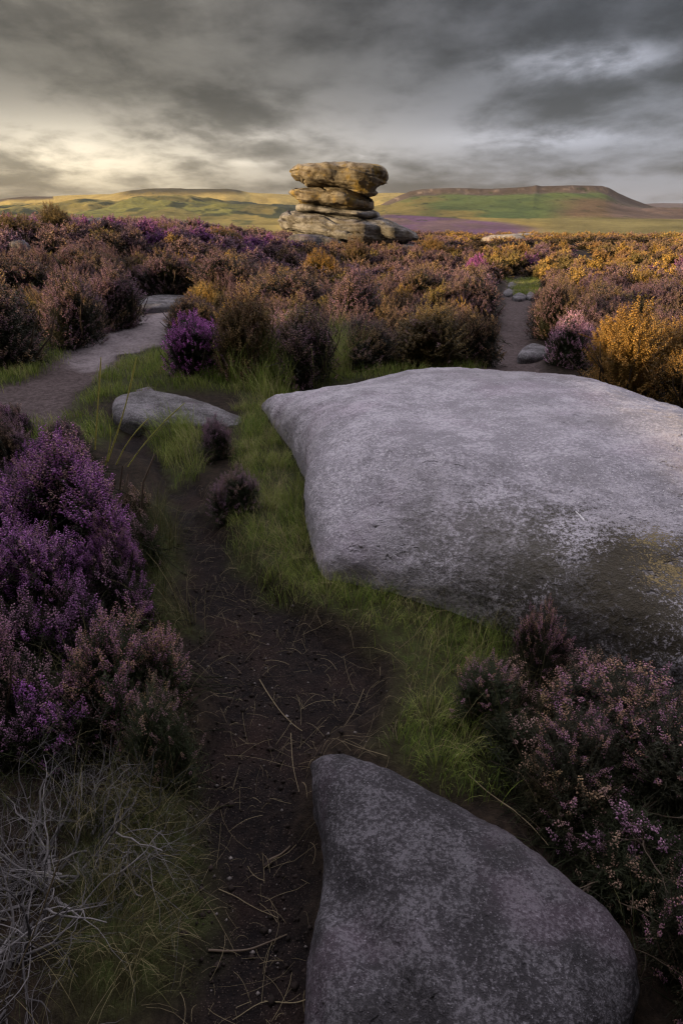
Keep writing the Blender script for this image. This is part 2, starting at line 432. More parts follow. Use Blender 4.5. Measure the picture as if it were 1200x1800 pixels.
ns2 = fbm(fx / 45, fy / 45, 0, 4, 52)
base = -14.0 + 4.0 * sstep(300, 900, RR) + 1.5 * nse * sstep(150, 500, RR)
base = base + 9.0 * sstep(480, 900, RR) * sstep(600, 680, pxs)
base = np.where(RR < 112, np.minimum(base, H0(fx, fy) - 0.4), base)
RL = 2500 + 180 * np.sin(T * 9)
hl = np.tan(np.interp(T, th_of(Lp[:, 0]), el(Lp[:, 1]))) * RL + HC
sl = np.clip((RR - 620) / (RL - 620), 0, 1)
prof = 0.75 * sl ** 1.25 + 0.25 * sstep(0.86, 1.0, sl)
left = (hl + 12) * prof * np.where(RR > RL, np.exp(-((RR - RL) / 900) ** 2), 1) + (22 * nse + 5 * ns2 + 16 * fbm(fx / 420 + 3, fy / 620, 0, 3, 53)) * sstep(0.05, 0.4, sl) * (1 - 0.93 * sstep(0.82, 0.97, sl))
left = left + 1.6 * ns2 * sstep(0.95, 1, sl) * sstep(-0.05, -0.2, T)
RM = 1220 + 45 * np.sin(T * 13 + 1)
hm = np.tan(np.interp(T, th_of(Rp[:, 0]), el(Rp[:, 1]))) * RM + HC
s2 = np.clip((RR - 800) / (RM - 800), 0, 1)
cl = sstep(0.90, 0.985, s2 + 0.02 * fbm(fx / 14, fy / 14, 0, 3, 88))
pm = 0.86 * s2 ** 1.25 + 0.14 * cl
mesa_w = sstep(590, 650, pxs) * (1 - sstep(1300, 1400, pxs))
mesa = np.clip(hm - base, 0, None) * pm * mesa_w
mesa = mesa * np.where(RR > RM + 130, np.exp(-((RR - RM - 130) / 220) ** 2), 1)
mesa = mesa + mesa_w * s2 * (1 - s2) * (7 * nse + 5 * ns2) + mesa_w * cl * 0.5 * ns2 * (RR < RM + 40)
hf = np.tan(np.interp(T, th_of(Fp[:, 0]), el(Fp[:, 1]))) * 4500 + HC
far = (np.clip(hf, 0, None) + 12) * sstep(2200, 4500, RR) * sstep(700, 850, pxs) * np.where(RR > 4500, np.exp(-((RR - 4500) / 1500) ** 2), 1)
fz = base + np.maximum(np.maximum(left, mesa), far)
# what grows there, with a cloud shadow painted in on the left hill
ppx, ppy, _ = proj(fx, fy, fz)
def cmix(a, b, f): return a * (1 - f[..., None]) + np.asarray(b) * f[..., None]
C = np.zeros(fx.shape + (3,)) + np.array([0.19, 0.16, 0.055])
k1 = fbm(fx / 130 + 9, fy / 330, 0, 5, 61); k2 = fbm(fx / 30, fy / 60, 0, 4, 62); k3 = fbm(fx / 300, fy / 500, 0, 3, 63)
C = cmix(C, (0.32, 0.24, 0.075), sstep(-0.1, 0.35, k1))
C = cmix(C, (0.075, 0.08, 0.035), sstep(0.05, 0.3, k2 * 0.6 + k3 * 0.7))
fld = np.floor(fx / 150 + 0.5 * k3) + 31 * np.floor(fy / 240 + 0.5 * k1)
hsh = np.modf(np.sin(fld * 12.9898) * 43758.5453)[0] % 1.0
C = cmix(C, (0.16, 0.17, 0.05), (hsh > 0.55) * 0.6 * (RR > 900) * (pxs < 520) * sstep(0.7, 0.4, sl))
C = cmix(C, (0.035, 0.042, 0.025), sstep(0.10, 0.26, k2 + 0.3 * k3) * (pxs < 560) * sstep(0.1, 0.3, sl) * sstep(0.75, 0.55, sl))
C = cmix(C, (0.040, 0.050, 0.035), sstep(370, 420, pxs) * (1 - sstep(530, 600, pxs)) * sstep(0.22, 0.36, sl + 0.05 * k1) * (1 - sstep(0.72, 0.86, sl + 0.05 * k1)))  # dark green painted where the cloud shadow lies on the left hill
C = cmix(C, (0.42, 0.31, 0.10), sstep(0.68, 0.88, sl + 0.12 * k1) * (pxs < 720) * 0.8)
C = cmix(C, (0.065, 0.055, 0.03), sstep(0.90, 0.96, sl + 0.02 * k2) * sstep(200, 240, pxs) * (1 - sstep(420, 440, pxs)))
C = cmix(C, (0.08, 0.06, 0.045), sstep(0.93, 0.965, sl) * (pxs < 100))
onm = mesa_w * sstep(0.02, 0.12, s2) * (RR < RM + 300) * (pxs > 640)
gm = cmix(np.zeros(C.shape) + np.array([0.095, 0.125, 0.042]), (0.055, 0.08, 0.03), sstep(-0.2, 0.3, k2))
gm = cmix(gm, (0.17, 0.13, 0.045), sstep(0.15, 0.4, k1) * 0.8)
gm = cmix(gm, (0.15, 0.075, 0.055), sstep(930, 1010, pxs + 60 * k1) * sstep(0.75, 0.55, s2 + 0.12 * k1) * 0.7)
gm = cmix(gm, (0.12, 0.085, 0.075), sstep(1050, 1090, pxs) * 0.8)
gm = cmix(gm, (0.085, 0.065, 0.055), sstep(0.84, 0.92, s2 + 0.05 * k2))
rk = sstep(0.22, 0.42, fbm(fx / 11, fy / 30, fz / 5, 4, 91)) * sstep(0.80, 0.93, s2 + 0.08 * k2) * (1 - sstep(1.0, 1.0001, s2)) * (pxs < 1070)
gm = cmix(gm, (0.24, 0.185, 0.15), rk * 0.5)
C = np.where((onm > 0.5)[..., None], gm, C)
pur = sstep(640, 700, pxs) * (1 - sstep(900, 1000, pxs + 70 * k1)) * sstep(330, 380, RR) * (1 - sstep(0, 60, RR + 60 * k1 - np.interp(pxs, [690, 950], [880, 640])))
C = cmix(C, (0.12, 0.066, 0.12), pur * (0.75 + 0.25 * sstep(-0.3, 0.3, k2)))
C = cmix(C, (0.17, 0.145, 0.06), sstep(940, 1000, pxs + 60 * k1) * sstep(300, 380, RR) * (1 - sstep(820, 860, RR)) * 0.8)
C = cmix(C, (0.10, 0.075, 0.09), (RR > 3000) * (pxs > 700) * 0.9)
ln1 = np.abs(fbm(fx / 120, fy / 420, 0, 2, 65)); ln2 = np.abs(fbm(fx / 420, fy / 130, 0, 2, 66))
C = cmix(C, (0.05, 0.055, 0.03), np.maximum(sstep(0.035, 0.012, ln1), sstep(0.03, 0.01, ln2)) * (pxs < 620) * sstep(0.1, 0.25, sl) * sstep(0.85, 0.7, sl) * 0.8)
dots = sstep(0.42, 0.60, fbm(fx / 9, fy / 22, 0, 3, 67)) * sstep(-0.15, 0.25, k3 + 0.5 * k2)
C = cmix(C, (0.035, 0.045, 0.022), dots * 0.85 * (RR > 700))
C = C * (1 + 0.35 * k2[..., None] + 0.35 * ns2[..., None])
C = np.clip(C, 0.01, 0.6)
def far_material():
    m, t = new_mat('hillside')
    g = t.n('ShaderNodeTexCoord').outputs['Object']
    n = t.noise(g, 0.12, 5, 0.7); n2 = t.noise(g, 0.5, 3, 0.7)
    k = t.m('ADD', t.m('MULTIPLY', n, 0.9), t.m('MULTIPLY', n2, 0.5))
    k = t.m('ADD', t.m('MULTIPLY', k, 1.25), 0.0)
    c = t.mix(1.0, t.attr('col').outputs['Color'], t.n('ShaderNodeCombineXYZ', i_0=k, i_1=k, i_2=k).outputs[0], 'MULTIPLY')
    finish(t, c, 0.95, bump=n, bstr=0.5, bdist=3.0, spec=0.05)
    return m
MAT['far'] = far_material()
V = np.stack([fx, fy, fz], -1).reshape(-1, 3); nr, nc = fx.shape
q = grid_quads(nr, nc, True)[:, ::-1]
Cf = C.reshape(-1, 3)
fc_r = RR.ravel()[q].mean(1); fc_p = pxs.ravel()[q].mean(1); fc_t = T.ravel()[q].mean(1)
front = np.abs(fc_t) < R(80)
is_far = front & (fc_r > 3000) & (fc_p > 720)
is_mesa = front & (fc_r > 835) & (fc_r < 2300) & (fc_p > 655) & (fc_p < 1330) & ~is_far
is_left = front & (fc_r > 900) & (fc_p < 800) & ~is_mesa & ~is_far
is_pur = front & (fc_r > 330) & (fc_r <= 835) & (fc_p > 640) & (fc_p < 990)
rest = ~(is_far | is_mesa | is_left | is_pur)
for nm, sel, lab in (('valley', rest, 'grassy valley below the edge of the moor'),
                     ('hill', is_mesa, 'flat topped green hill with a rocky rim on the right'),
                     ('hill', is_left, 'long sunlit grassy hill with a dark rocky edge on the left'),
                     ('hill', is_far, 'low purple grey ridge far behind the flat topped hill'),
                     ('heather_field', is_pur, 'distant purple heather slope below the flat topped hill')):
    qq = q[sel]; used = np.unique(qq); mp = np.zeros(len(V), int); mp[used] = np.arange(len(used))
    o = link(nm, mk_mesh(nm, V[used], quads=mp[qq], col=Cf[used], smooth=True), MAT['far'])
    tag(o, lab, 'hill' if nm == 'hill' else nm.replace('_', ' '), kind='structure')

# ------------------------------------------------------------------ rocks
def closed_spline(pts, n):
    p = np.asarray(pts, float); k = len(p)
    L = np.linalg.norm(np.roll(p, -1, 0) - p, axis=1); c = np.concatenate([[0], np.cumsum(L)])
    s = np.linspace(0, c[-1], n, endpoint=False); out = []
    for x in s:
        i = min(np.searchsorted(c, x, 'right') - 1, k - 1); t = (x - c[i]) / L[i]
        p0, p1, p2, p3 = p[(i - 1) % k], p[i], p[(i + 1) % k], p[(i + 2) % k]
        out.append(0.5 * ((2 * p1) + (-p0 + p2) * t + (2 * p0 - 5 * p1 + 4 * p2 - p3) * t * t + (-p0 + 3 * p1 - 3 * p2 + p3) * t ** 3))
    return np.array(out)

def vert_normals(v, q):
    a, b, c, d = (v[q[:, i]] for i in range(4))
    n = np.cross(c - a, d - b); N = np.zeros_like(v)
    for i in range(4): np.add.at(N, q[:, i], n)
    return N / (np.linalg.norm(N, axis=1, keepdims=True) + 1e-9)

def outline_rock(name, outline, center, top, mat, label, e=0.5, e2=0.55, nA=260, nT=150, amp=0.03, seed=0, depth=0.15, freq=2.0, fine=0.004, bulge=0.0, cat='rock', group=None):
    """a boulder with a plan outline; top(x, y) gives the height of its upper side above the ground at its base"""
    O = closed_spline(outline, nA); c = np.asarray(center, float)
    zb = float(H0(np.array([c[0]]), np.array([c[1]]))[0])
    ph = np.linspace(-0.35, math.pi / 2, nT)
    s = np.sign(np.cos(ph)) * np.abs(np.cos(ph)) ** e
    zz = np.sign(np.sin(ph)) * np.abs(np.sin(ph)) ** e2
    s = np.where(ph < 0, 1 - bulge * (-ph), s)
    X = c[0] + (O[None, :, 0] - c[0]) * s[:, None]; Y = c[1] + (O[None, :, 1] - c[1]) * s[:, None]
    Z = np.where(zz[:, None] > 0, zz[:, None] * top(X, Y), zz[:, None] * depth * 3)
    v = np.stack([X, Y, Z + zb], -1).reshape(-1, 3)
    q = grid_quads(nT, nA, True)
    N = vert_normals(v, q)
    d = amp * fbm(v[:, 0] * freq, v[:, 1] * freq, v[:, 2] * freq * 1.5, 4, seed) + fine * fbm(v[:, 0] * 22, v[:, 1] * 22, v[:, 2] * 22, 3, seed + 9)
    fade = np.repeat(np.where(ph > 1.45, (math.pi / 2 - ph) / (math.pi / 2 - 1.45), 1), nA)
    v = v + N * (d * fade)[:, None]
    org = np.array([c[0], c[1], zb]); me = mk_mesh(name, v - org, quads=q, smooth=True)
    o = link(name, me, mat); o.location = org
    return tag(o, label, cat, group)

def zpts(l): return [at_z(px, py, z)[:2] for px, py, z in l]
slab_out = zpts([(462, 714, 0.10), (459, 702, 0.12), (490, 692, 0.18), (545, 678, 0.24), (620, 662, 0.32), (720, 649, 0.38), (830, 644, 0.42), (940, 648, 0.44), (1060, 664, 0.46), (1180, 702, 0.46), (1330, 755, 0.46),
                 (1500, 850, 0.3), (1500, 1000, 0.1), (1380, 1200, 0.0), (1210, 1235, 0), (1100, 1195, 0), (1000, 1155, 0), (850, 1100, 0), (760, 1066, 0.02), (655, 1028, 0.05), (604, 1006, 0.10), (572, 980, 0.15), (556, 940, 0.2),
                 (545, 890, 0.24), (536, 838, 0.26), (539, 800, 0.26), (522, 768, 0.22), (486, 736, 0.16)])
sc_c = np.array([0.95, 3.55])
def slab_top(x, y):
    t = 0.515 + 0.03 * (x - 1.0) + 0.02 * fbm(x * 0.9, y * 0.9, 0, 2, 17)
    t = t - 0.27 * sstep(0.3, 2.4, (-(x - 0.7)) * 0.8 + (y - 3.6) * 0.5)
    t = t - 0.17 * sstep(3.1, 1.9, y + 0.25 * (x - 0.9)) - 0.10 * sstep(0.5, -0.1, x) * sstep(3.6, 2.4, y)
    return np.clip(t, 0.1, 1)
slab_loc = lambda px, py, z: tuple(float(q_) for q_ in (np.array(at_z(px, py, z)) - np.array([sc_c[0], sc_c[1], 0])))
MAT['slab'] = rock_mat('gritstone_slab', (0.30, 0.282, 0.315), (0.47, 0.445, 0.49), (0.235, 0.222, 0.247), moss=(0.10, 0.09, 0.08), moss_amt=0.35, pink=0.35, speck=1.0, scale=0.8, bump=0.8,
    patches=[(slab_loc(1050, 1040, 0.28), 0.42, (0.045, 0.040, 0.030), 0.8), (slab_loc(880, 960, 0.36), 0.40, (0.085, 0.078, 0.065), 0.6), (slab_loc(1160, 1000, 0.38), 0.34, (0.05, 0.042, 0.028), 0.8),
             (slab_loc(1160, 900, 0.5), 0.12, (0.36, 0.28, 0.12), 0.55), (slab_loc(1195, 985, 0.42), 0.13, (0.36, 0.27, 0.12), 0.55)])  # both gold patches paint the sunlit area at the slab's right end
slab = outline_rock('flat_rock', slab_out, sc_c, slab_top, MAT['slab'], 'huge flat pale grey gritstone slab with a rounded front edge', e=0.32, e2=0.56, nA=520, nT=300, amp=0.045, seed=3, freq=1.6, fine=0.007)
fr_out = zpts([(543, 1372, 0.03), (546, 1340, 0.08), (580, 1318, 0.12), (630, 1322, 0.13), (690, 1346, 0.13), (770, 1384, 0.13), (860, 1436, 0.12), (945, 1502, 0.10), (1025, 1586, 0.07), (1082, 1655, 0.04), (1112, 1735, 0.01), (1100, 1820, 0), (1010, 1950, 0), (800, 2050, 0), (620, 2000, 0), (540, 1900, 0), (532, 1780, 0), (540, 1680, 0), (556, 1600, 0), (566, 1530, 0), (560, 1470, 0), (548, 1420, 0.01)])
fr_c = np.array([0.24, 0.96])
def fr_top(x, y):
    t = 0.20 + 0.05 * (x - 0.2) - 0.03 * (y - 0.9) - 0.035 * np.exp(-(((x - 0.06) + 0.55 * (y - 0.80)) / 0.05) ** 2)
    return t - 0.03 * sstep(0.15, 0.5, x - 0.1 + 0.2 * (y - 0.9))
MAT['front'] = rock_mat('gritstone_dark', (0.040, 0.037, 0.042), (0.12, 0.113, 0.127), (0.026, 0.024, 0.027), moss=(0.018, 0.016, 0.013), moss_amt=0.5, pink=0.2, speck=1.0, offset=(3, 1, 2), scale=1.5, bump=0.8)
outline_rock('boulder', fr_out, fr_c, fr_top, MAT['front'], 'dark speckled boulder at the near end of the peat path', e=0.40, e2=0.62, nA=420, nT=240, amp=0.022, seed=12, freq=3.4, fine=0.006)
MAT['stone'] = rock_mat('gritstone_small', (0.11, 0.103, 0.11), (0.20, 0.19, 0.205), (0.05, 0.046, 0.048), moss_amt=0.35, offset=(7, 2, 5))
MAT['stone_warm'] = rock_mat('gritstone_warm', (0.30, 0.26, 0.22), (0.40, 0.36, 0.32), (0.12, 0.10, 0.08), moss_amt=0.3, offset=(1, 9, 5), scale=0.6)
def small_rock(pts, h, mat, label, seed, e=0.6, tilt=(0, 0), name='rock', cat='rock', group=None):
    w = np.array([ground_at(px, py) for px, py in pts]); c = w.mean(0)
    return outline_rock(name, w, c, lambda x, y: np.clip(h + tilt[0] * (x - c[0]) + tilt[1] * (y - c[1]), 0.02, 9), mat, label, e=e, e2=0.75, nA=110, nT=60, amp=0.12 * h + 0.01, seed=seed, freq=1.6 / max(0.3, np.ptp(w, 0).max()), fine=0.008, cat=cat, group=group)
small_rock([(200, 712), (205, 742), (250, 752), (330, 752), (420, 752), (424, 738), (380, 722), (330, 708), (260, 700)], 0.09, MAT['stone'], 'low grey rock lying in the grass left of the huge slab', 21, tilt=(-0.08, 0.02))
small_rock([(236, 690), (252, 694), (272, 690), (262, 683)], 0.03, MAT['stone'], 'small dark stone on the grass behind the low grey rock', 22)
small_rock([(240, 548), (262, 552), (320, 544), (338, 526), (300, 516), (258, 520)], 0.10, MAT['stone'], 'pale flat rock where the sandy footpath meets the heather', 23)
small_rock([(908, 632), (958, 632), (962, 618), (930, 610)], 0.09, MAT['stone'], 'grey stone beside the narrow dirt path below pink heather', 24)
for i, (a, b, w_, lab) in enumerate([(893, 516, 20, 'leftmost stone of the small row across the narrow path'), (912, 524, 24, 'middle stone of the small row across the narrow path'), (932, 522, 16, 'rightmost stone of the small row across the narrow path'), (899, 503, 16, 'small stone behind the row of stones on the narrow path')]):
    small_rock([(a - w_ / 2, b), (a, b + 4), (a + w_ / 2, b), (a, b - 5)], 0.06, MAT['stone'], lab, 30 + i, group='stones on the narrow path')
def stand_rock(px, py, Y, w, h, mat, label, seed, dep=0.8):
    c = at_plane(px, py, Y); s = (Y * cp) / F
    a = np.linspace(0, 2 * math.pi, 14, endpoint=False)
    r = 1 + 0.22 * np.random.default_rng(seed).standard_normal(14).clip(-1.2, 1.2)
    out = np.stack([c[0] + np.cos(a) * w * s / 2 * r, c[1] + np.sin(a) * w * s / 2 * dep * r], -1)
    zb = float(H0(np.array([c[0]]), np.array([c[1]]))[0]); hh = max(0.2, c[2] + h * s - zb)
    tl = np.random.default_rng(seed).uniform(-0.12, 0.12)
    return outline_rock('rock', out, c[:2], lambda x, y: hh * (1 + tl * (x - c[0])), mat, label, e=0.6, e2=0.7, nA=110, nT=60, amp=0.12 * hh, seed=seed, freq=1.2, fine=0.02)
stand_rock(885, 424, 46, 80, 11, MAT['stone_warm'], 'pale flat rock outcrop on the skyline right of the rock stack', 41)
stand_rock(912, 420, 50, 55, 9, MAT['stone_warm'], 'thin pale rock ledge right of the flat outcrop on the skyline', 42)
stand_rock(966, 424, 48, 20, 10, MAT['stone_warm'], 'little pale stone poking from golden heather far right of the stack', 43)
stand_rock(545, 425, 28.0, 95, 12, MAT['stone'], 'long low grey slab in front of the left foot of the rock stack', 44, dep=0.5)
stand_rock(703, 448, 29.5, 78, 18, MAT['stone'], 'low grey boulder under the right overhang of the rock stack', 45)
stand_rock(660, 462, 25.0, 34, 14, MAT['stone'], 'small mauve grey boulder in the heather before the rock stack', 46)
stand_rock(165, 400, 19, 52, 14, MAT['stone'], 'dark grey rock breaking the skyline of the left heather bank', 47)
stand_rock(334, 414, 24, 16, 9, MAT['stone'], 'tiny pale rock on the crest of the left heather bank', 48)
stand_rock(30, 430, 13.5, 40, 6, MAT['stone'], 'grey rock half hidden in the heather bank at the left edge', 49)
stand_rock(1024, 462, 24, 44, 5, MAT['stone'], 'pale flat stone in the gap of the golden heather on the right', 50)
stand_rock(520, 556, 8.8, 44, 12, MAT['stone'], 'grey stone buried among the brown heather in the middle', 51)

# the rock stack
SY = 31.0
def lv(l): return [(470 + a / 4.0, 470 + b / 4.0, 260 + y / 4.0) for y, a, b in l]
stack = thing('rock_stack', tuple(np.append(at_plane(610, 440, SY)[:2], float(H0(np.array([0.3]), np.array([SY]))[0]))), 0, 'tall stack of weathered gritstone slabs standing on the moor', 'rock stack')
MAT['stack'] = rock_mat('gritstone_stack', (0.27, 0.26, 0.265), (0.38, 0.365, 0.365), (0.075, 0.065, 0.055), moss=(0.11, 0.095, 0.06), moss_amt=0.35, scale=0.4, lichen=(0.20, 0.15, 0.06, 0.28), strata=1.6, bump=1.0, speck=0.6, pink=0.2)
MAT['stack_top'] = rock_mat('gritstone_stack_mossy', (0.27, 0.23, 0.18), (0.36, 0.32, 0.26), (0.08, 0.06, 0.04), moss=(0.13, 0.095, 0.03), moss_amt=0.6, scale=0.4, lichen=(0.30, 0.20, 0.04, 0.75), strata=1.4, bump=1.0, speck=0.5, pink=0.1, offset=(4, 4, 2))
def slab_block(name, top, bot, mat, seed, D=2.2, tilt=-0.13, amp=0.085, ex=0.64, yo=0.0):
    """one bed of the stack, its section carried along its length"""
    nX, nA = 240, 170
    conv = lambda l: np.array([at_plane(470 + a / 4.0, 260 + y / 4.0, SY)[[0, 2]] for a, y in l])
    tp, bt = conv(top), conv(bot)
    u = (1 - np.cos(np.linspace(0, math.pi, nX))) / 2
    x0, x1 = min(tp[0, 0], bt[0, 0]), max(tp[-1, 0], bt[-1, 0])
    xs = x0 + (x1 - x0) * u
    zt, zb = np.interp(xs, tp[:, 0], tp[:, 1]), np.interp(xs, bt[:, 0], bt[:, 1])
    hh = np.maximum((zt - zb) / 2, 0.012); zm = (zt + zb) / 2
    c = (xs - (x0 + x1) / 2) / ((x1 - x0) / 2)
    hd = D * np.clip(1 - np.abs(c) ** 2.4, 0, 1) ** 0.55 * (1 + 0.10 * vnoise(xs * 1.3, 0, 0, seed)) + 0.02
    an = np.linspace(0, 2 * math.pi, nA, endpoint=False)
    E = lambda w_: np.sign(w_) * np.abs(w_) ** ex
    X = np.repeat(xs[:, None], nA, 1)
    sgn = E(np.sin(an)); cosn = E(np.cos(an))
    low = np.where(sgn < 0, 1 - 0.35 * sgn ** 2, 1.0)          # beds are undercut below
    Y = SY + yo + hd[:, None] * (cosn * low)[None, :]
    Z = zm[:, None] + hh[:, None] * sgn[None, :]
    v = np.stack([X, Y, Z], -1).reshape(-1, 3); q = grid_quads(nX, nA, True)[:, ::-1]
    N = vert_normals(v, q)
    if (N[:, 2] * (v[:, 2] - np.repeat(zm, nA))).sum() < 0: q = q[:, ::-1]; N = -N
    t = v[:, 2] - v[:, 0] * tilt
    d = amp * 1.3 * fbm(v[:, 0] * 0.3, v[:, 1] * 0.3, t * 4.2, 4, seed, 0.6) + amp * fbm(v[:, 0] * 1.1, v[:, 1] * 1.1, v[:, 2] * 1.6, 4, seed + 5) + 0.022 * fbm(v[:, 0] * 6, v[:, 1] * 6, t * 16, 3, seed + 7)
    saw = (t * 2.1 + 0.35 * vnoise(v[:, 0] * 0.5, v[:, 1] * 0.5, t * 0.6, seed + 3)) % 1.0
    d = d + 0.16 * (saw - 0.5) * sstep(-0.5, 0.2, vnoise(v[:, 0] * 0.5 + 9, v[:, 1] * 0.5, t * 0.5, seed + 4))
    crack = -0.15 * np.exp(-(((t * 1.3 + 0.25 * vnoise(v[:, 0] * 0.7, v[:, 1] * 0.7, 0, seed)) % 0.5 - 0.25) / 0.03) ** 2) * sstep(-0.05, 0.3, vnoise(v[:, 0] * 0.7 + 5, v[:, 1] * 0.7, t * 0.8, seed + 2))
    v = v + N * ((d + crack) * np.clip(np.repeat(hh, nA) / 0.2, 0.15, 1))[:, None]
    capb = np.array([v[:nA].mean(0), v[-nA:].mean(0)]); n0 = len(v)
    tb = np.stack([np.full(nA, n0), (np.arange(nA) + 1) % nA, np.arange(nA)], -1)
    tt = np.stack([np.full(nA, n0 + 1), (nX - 1) * nA + np.arange(nA), (nX - 1) * nA + (np.arange(nA) + 1) % nA], -1)
    v = np.vstack([v, capb]) - np.array(stack.location)
    return link(name, mk_mesh(name, v, tris=np.vstack([tb, tt]), quads=q, smooth=True), mat, stack)
slab_block('cap_boulder', [(155, 165), (172, 148), (230, 120), (320, 114), (400, 107), (500, 116), (550, 114), (680, 120), (760, 138), (810, 158), (842, 190), (849, 212)],
           [(155, 168), (175, 192), (240, 225), (266, 258), (286, 286), (400, 284), (480, 294), (560, 318), (640, 342), (700, 347), (745, 336), (758, 318), (768, 272), (800, 256), (835, 247), (849, 220)], MAT['stack_top'], 61, 1.9, -0.16, 0.08)
slab_block('middle_slab', [(148, 312), (165, 300), (230, 286), (300, 283), (430, 286), (540, 298), (640, 322), (700, 352), (735, 383), (747, 412)],
           [(148, 318), (175, 340), (215, 365), (232, 392), (252, 408), (400, 424), (520, 444), (640, 452), (720, 450), (747, 428)], MAT['stack_top'], 63, 2.0, -0.16, 0.07)
slab_block('ledge', [(198, 420), (206, 402), (260, 396), (400, 412), (520, 432), (640, 442), (740, 448), (780, 463), (791, 480)],
           [(198, 430), (210, 448), (300, 460), (420, 474), (520, 484), (620, 490), (700, 505), (770, 504), (791, 488)], MAT['stack'], 65, 2.1, -0.14, 0.04)
slab_block('base_boulder', [(78, 503), (95, 482), (150, 452), (200, 440), (300, 450), (420, 464), (600, 476), (700, 498), (800, 500), (880, 528), (960, 562), (1030, 598), (1059, 630)],
           [(78, 512), (100, 548), (120, 582), (180, 608), (300, 650), (420, 685), (560, 715), (640, 735), (720, 730), (800, 700), (900, 688), (980, 676), (1040, 652), (1059, 638)], MAT['stack'], 67, 2.6, -0.15, 0.11)
slab_block('foot_boulder', [(170, 640), (200, 600), (300, 610), (450, 640), (600, 670), (720, 690), (790, 720), (820, 760)],
           [(170, 760), (200, 790), (300, 820), (600, 830), (720, 830), (820, 800)], MAT['stack'], 69, 2.2, -0.15, 0.10)

# white scrapes on the slab, following its surface
bpy.context.view_layer.update()
dg = bpy.context.evaluated_depsgraph_get(); se = slab.evaluated_get(dg)
def on_slab(px, py):
    o = Vector((0, 0, HC)) - slab.location; d = Vector(ray(px, py)).normalized()
    ok, loc, nrm, _ = se.ray_cast(o, d)
    return np.array(loc) + np.array(nrm) * 0.001 if ok else None
mm_, tt_ = new_mat('white_scrape'); finish(tt_, tt_.mix(tt_.noise(tt_.n('ShaderNodeTexCoord').outputs['Object'], 90, 3), (0.5, 0.48, 0.5), (0.8, 0.78, 0.8)), 0.8)
for pts in ([(1010, 897), (1018, 905), (1026, 915)], [(1019, 891), (1025, 897)], [(806, 877), (811, 884)], [(820, 864), (825, 867)], [(892, 888), (900, 887)], [(940, 842), (950, 842), (946, 845)], [(998, 852), (1003, 855)]):
    L = [on_slab(*p) for p in pts]
    if any(p is None for p in L): continue
    L = np.array(L); k = np.linspace(0, len(L) - 1, 7)
    L = np.stack([np.interp(k, np.arange(len(L)), L[:, i]) for i in range(3)], -1)
    L[:, :2] += rng.normal(0, 0.001, (7, 2))
    vv_, qq_, _ = tubes([(L, np.array([0.3, 0.8, 0.6, 1, 0.7, 1.2, 0.5]) * 0.005 * (1.0 if pts[0][0] == 1010 else 0.55))], 6)
    vv_[:, 2] = vv_[:, 2] - 0.0015
    link('scrape_mark', mk_mesh('scrape_mark', vv_, quads=qq_), mm_, slab)

# ------------------------------------------------------------------ heather
def bell(r):                         # little 4-sided flower bell
    return np.array([(r, 0, 0.2 * r), (-0.5 * r, 0.87 * r, 0), (-0.5 * r, -0.87 * r, 0), (0, 0, 1.5 * r)]), np.array([(0, 1, 3), (1, 2, 3), (2, 0, 3), (0, 2, 1)])

def sprig_templates(lod, g):
    out = []
    for _ in range(4):
        fv, ft, fa = [], [], []; lvv, lt, la = [], [], []
        nf = {0: 26, 1: 12, 2: 5}[lod]; fr = {0: 0.034, 1: 0.05, 2: 0.085}[lod]
        for i in range(nf):
            h = 0.36 + 0.64 * (i + g.random() * 0.6) / nf
            an = i * 2.4 + g.random(); rad = (0.075 if lod == 0 else 0.06) * (1.1 - 0.7 * (h - 0.36) / 0.64)
            bv, bt = bell(fr * g.uniform(0.75, 1.25) * (1.15 - 0.45 * (h - 0.36) / 0.64))
            ca, sa = math.cos(an), math.sin(an)
            tip = g.uniform(0.3, 1.3)
            Rz = np.array([[ca, -sa, 0], [sa, ca, 0], [0, 0, 1]]); Ry = np.array([[math.cos(tip), 0, math.sin(tip)], [0, 1, 0], [-math.sin(tip), 0, math.cos(tip)]])
            w = bv @ (Rz @ Ry).T + [ca * rad, sa * rad, h]
            if lod == 2: w[:, 2] = h + (w[:, 2] - h) * 1.6
            ft.append(bt + sum(map(len, fv))); fv.append(w); fa.append(np.tile([0, h, g.random()], (4, 1)))
        nl = {0: 26, 1: 11, 2: 4}[lod]; ll = {0: 0.085, 1: 0.13, 2: 0.2}[lod]; lw = {0: 0.012, 1: 0.026, 2: 0.06}[lod]
        for i in range(nl):
            h = -0.6 + 1.2 * (i + g.random()) / nl
            an = i * 2.4 + g.random(); ca, sa = math.cos(an), math.sin(an)
            p = np.array([[-sa * lw, ca * lw, h], [sa * lw, -ca * lw, h], [ca * ll, sa * ll, h + ll * g.uniform(0.5, 1.1)]])
            lt.append(np.array([[0, 1, 2]]) + 3 * i); lvv.append(p); la.append(np.tile([0, h, g.random()], (3, 1)))
        # stem
        sw = {0: 0.008, 1: 0.012, 2: 0.02}[lod]; b0 = sum(map(len, lvv))
        st = np.array([(sw, 0, -1.0), (-sw / 2, sw, -1.0), (-sw / 2, -sw, -1.0), (0, 0, 1.0)])
        lt.append(np.array([(0, 1, 3), (1, 2, 3), (2, 0, 3)]) + b0); lvv.append(st); la.append(np.tile([0, 0, 0.4], (4, 1)))
        out.append((np.concatenate(fv), np.concatenate(ft), np.concatenate(fa), np.concatenate(lvv), np.concatenate(lt), np.concatenate(la)))
    return out
g0 = np.random.default_rng(99)
TPL = {l: sprig_templates(l, g0) for l in (0, 1, 2)}

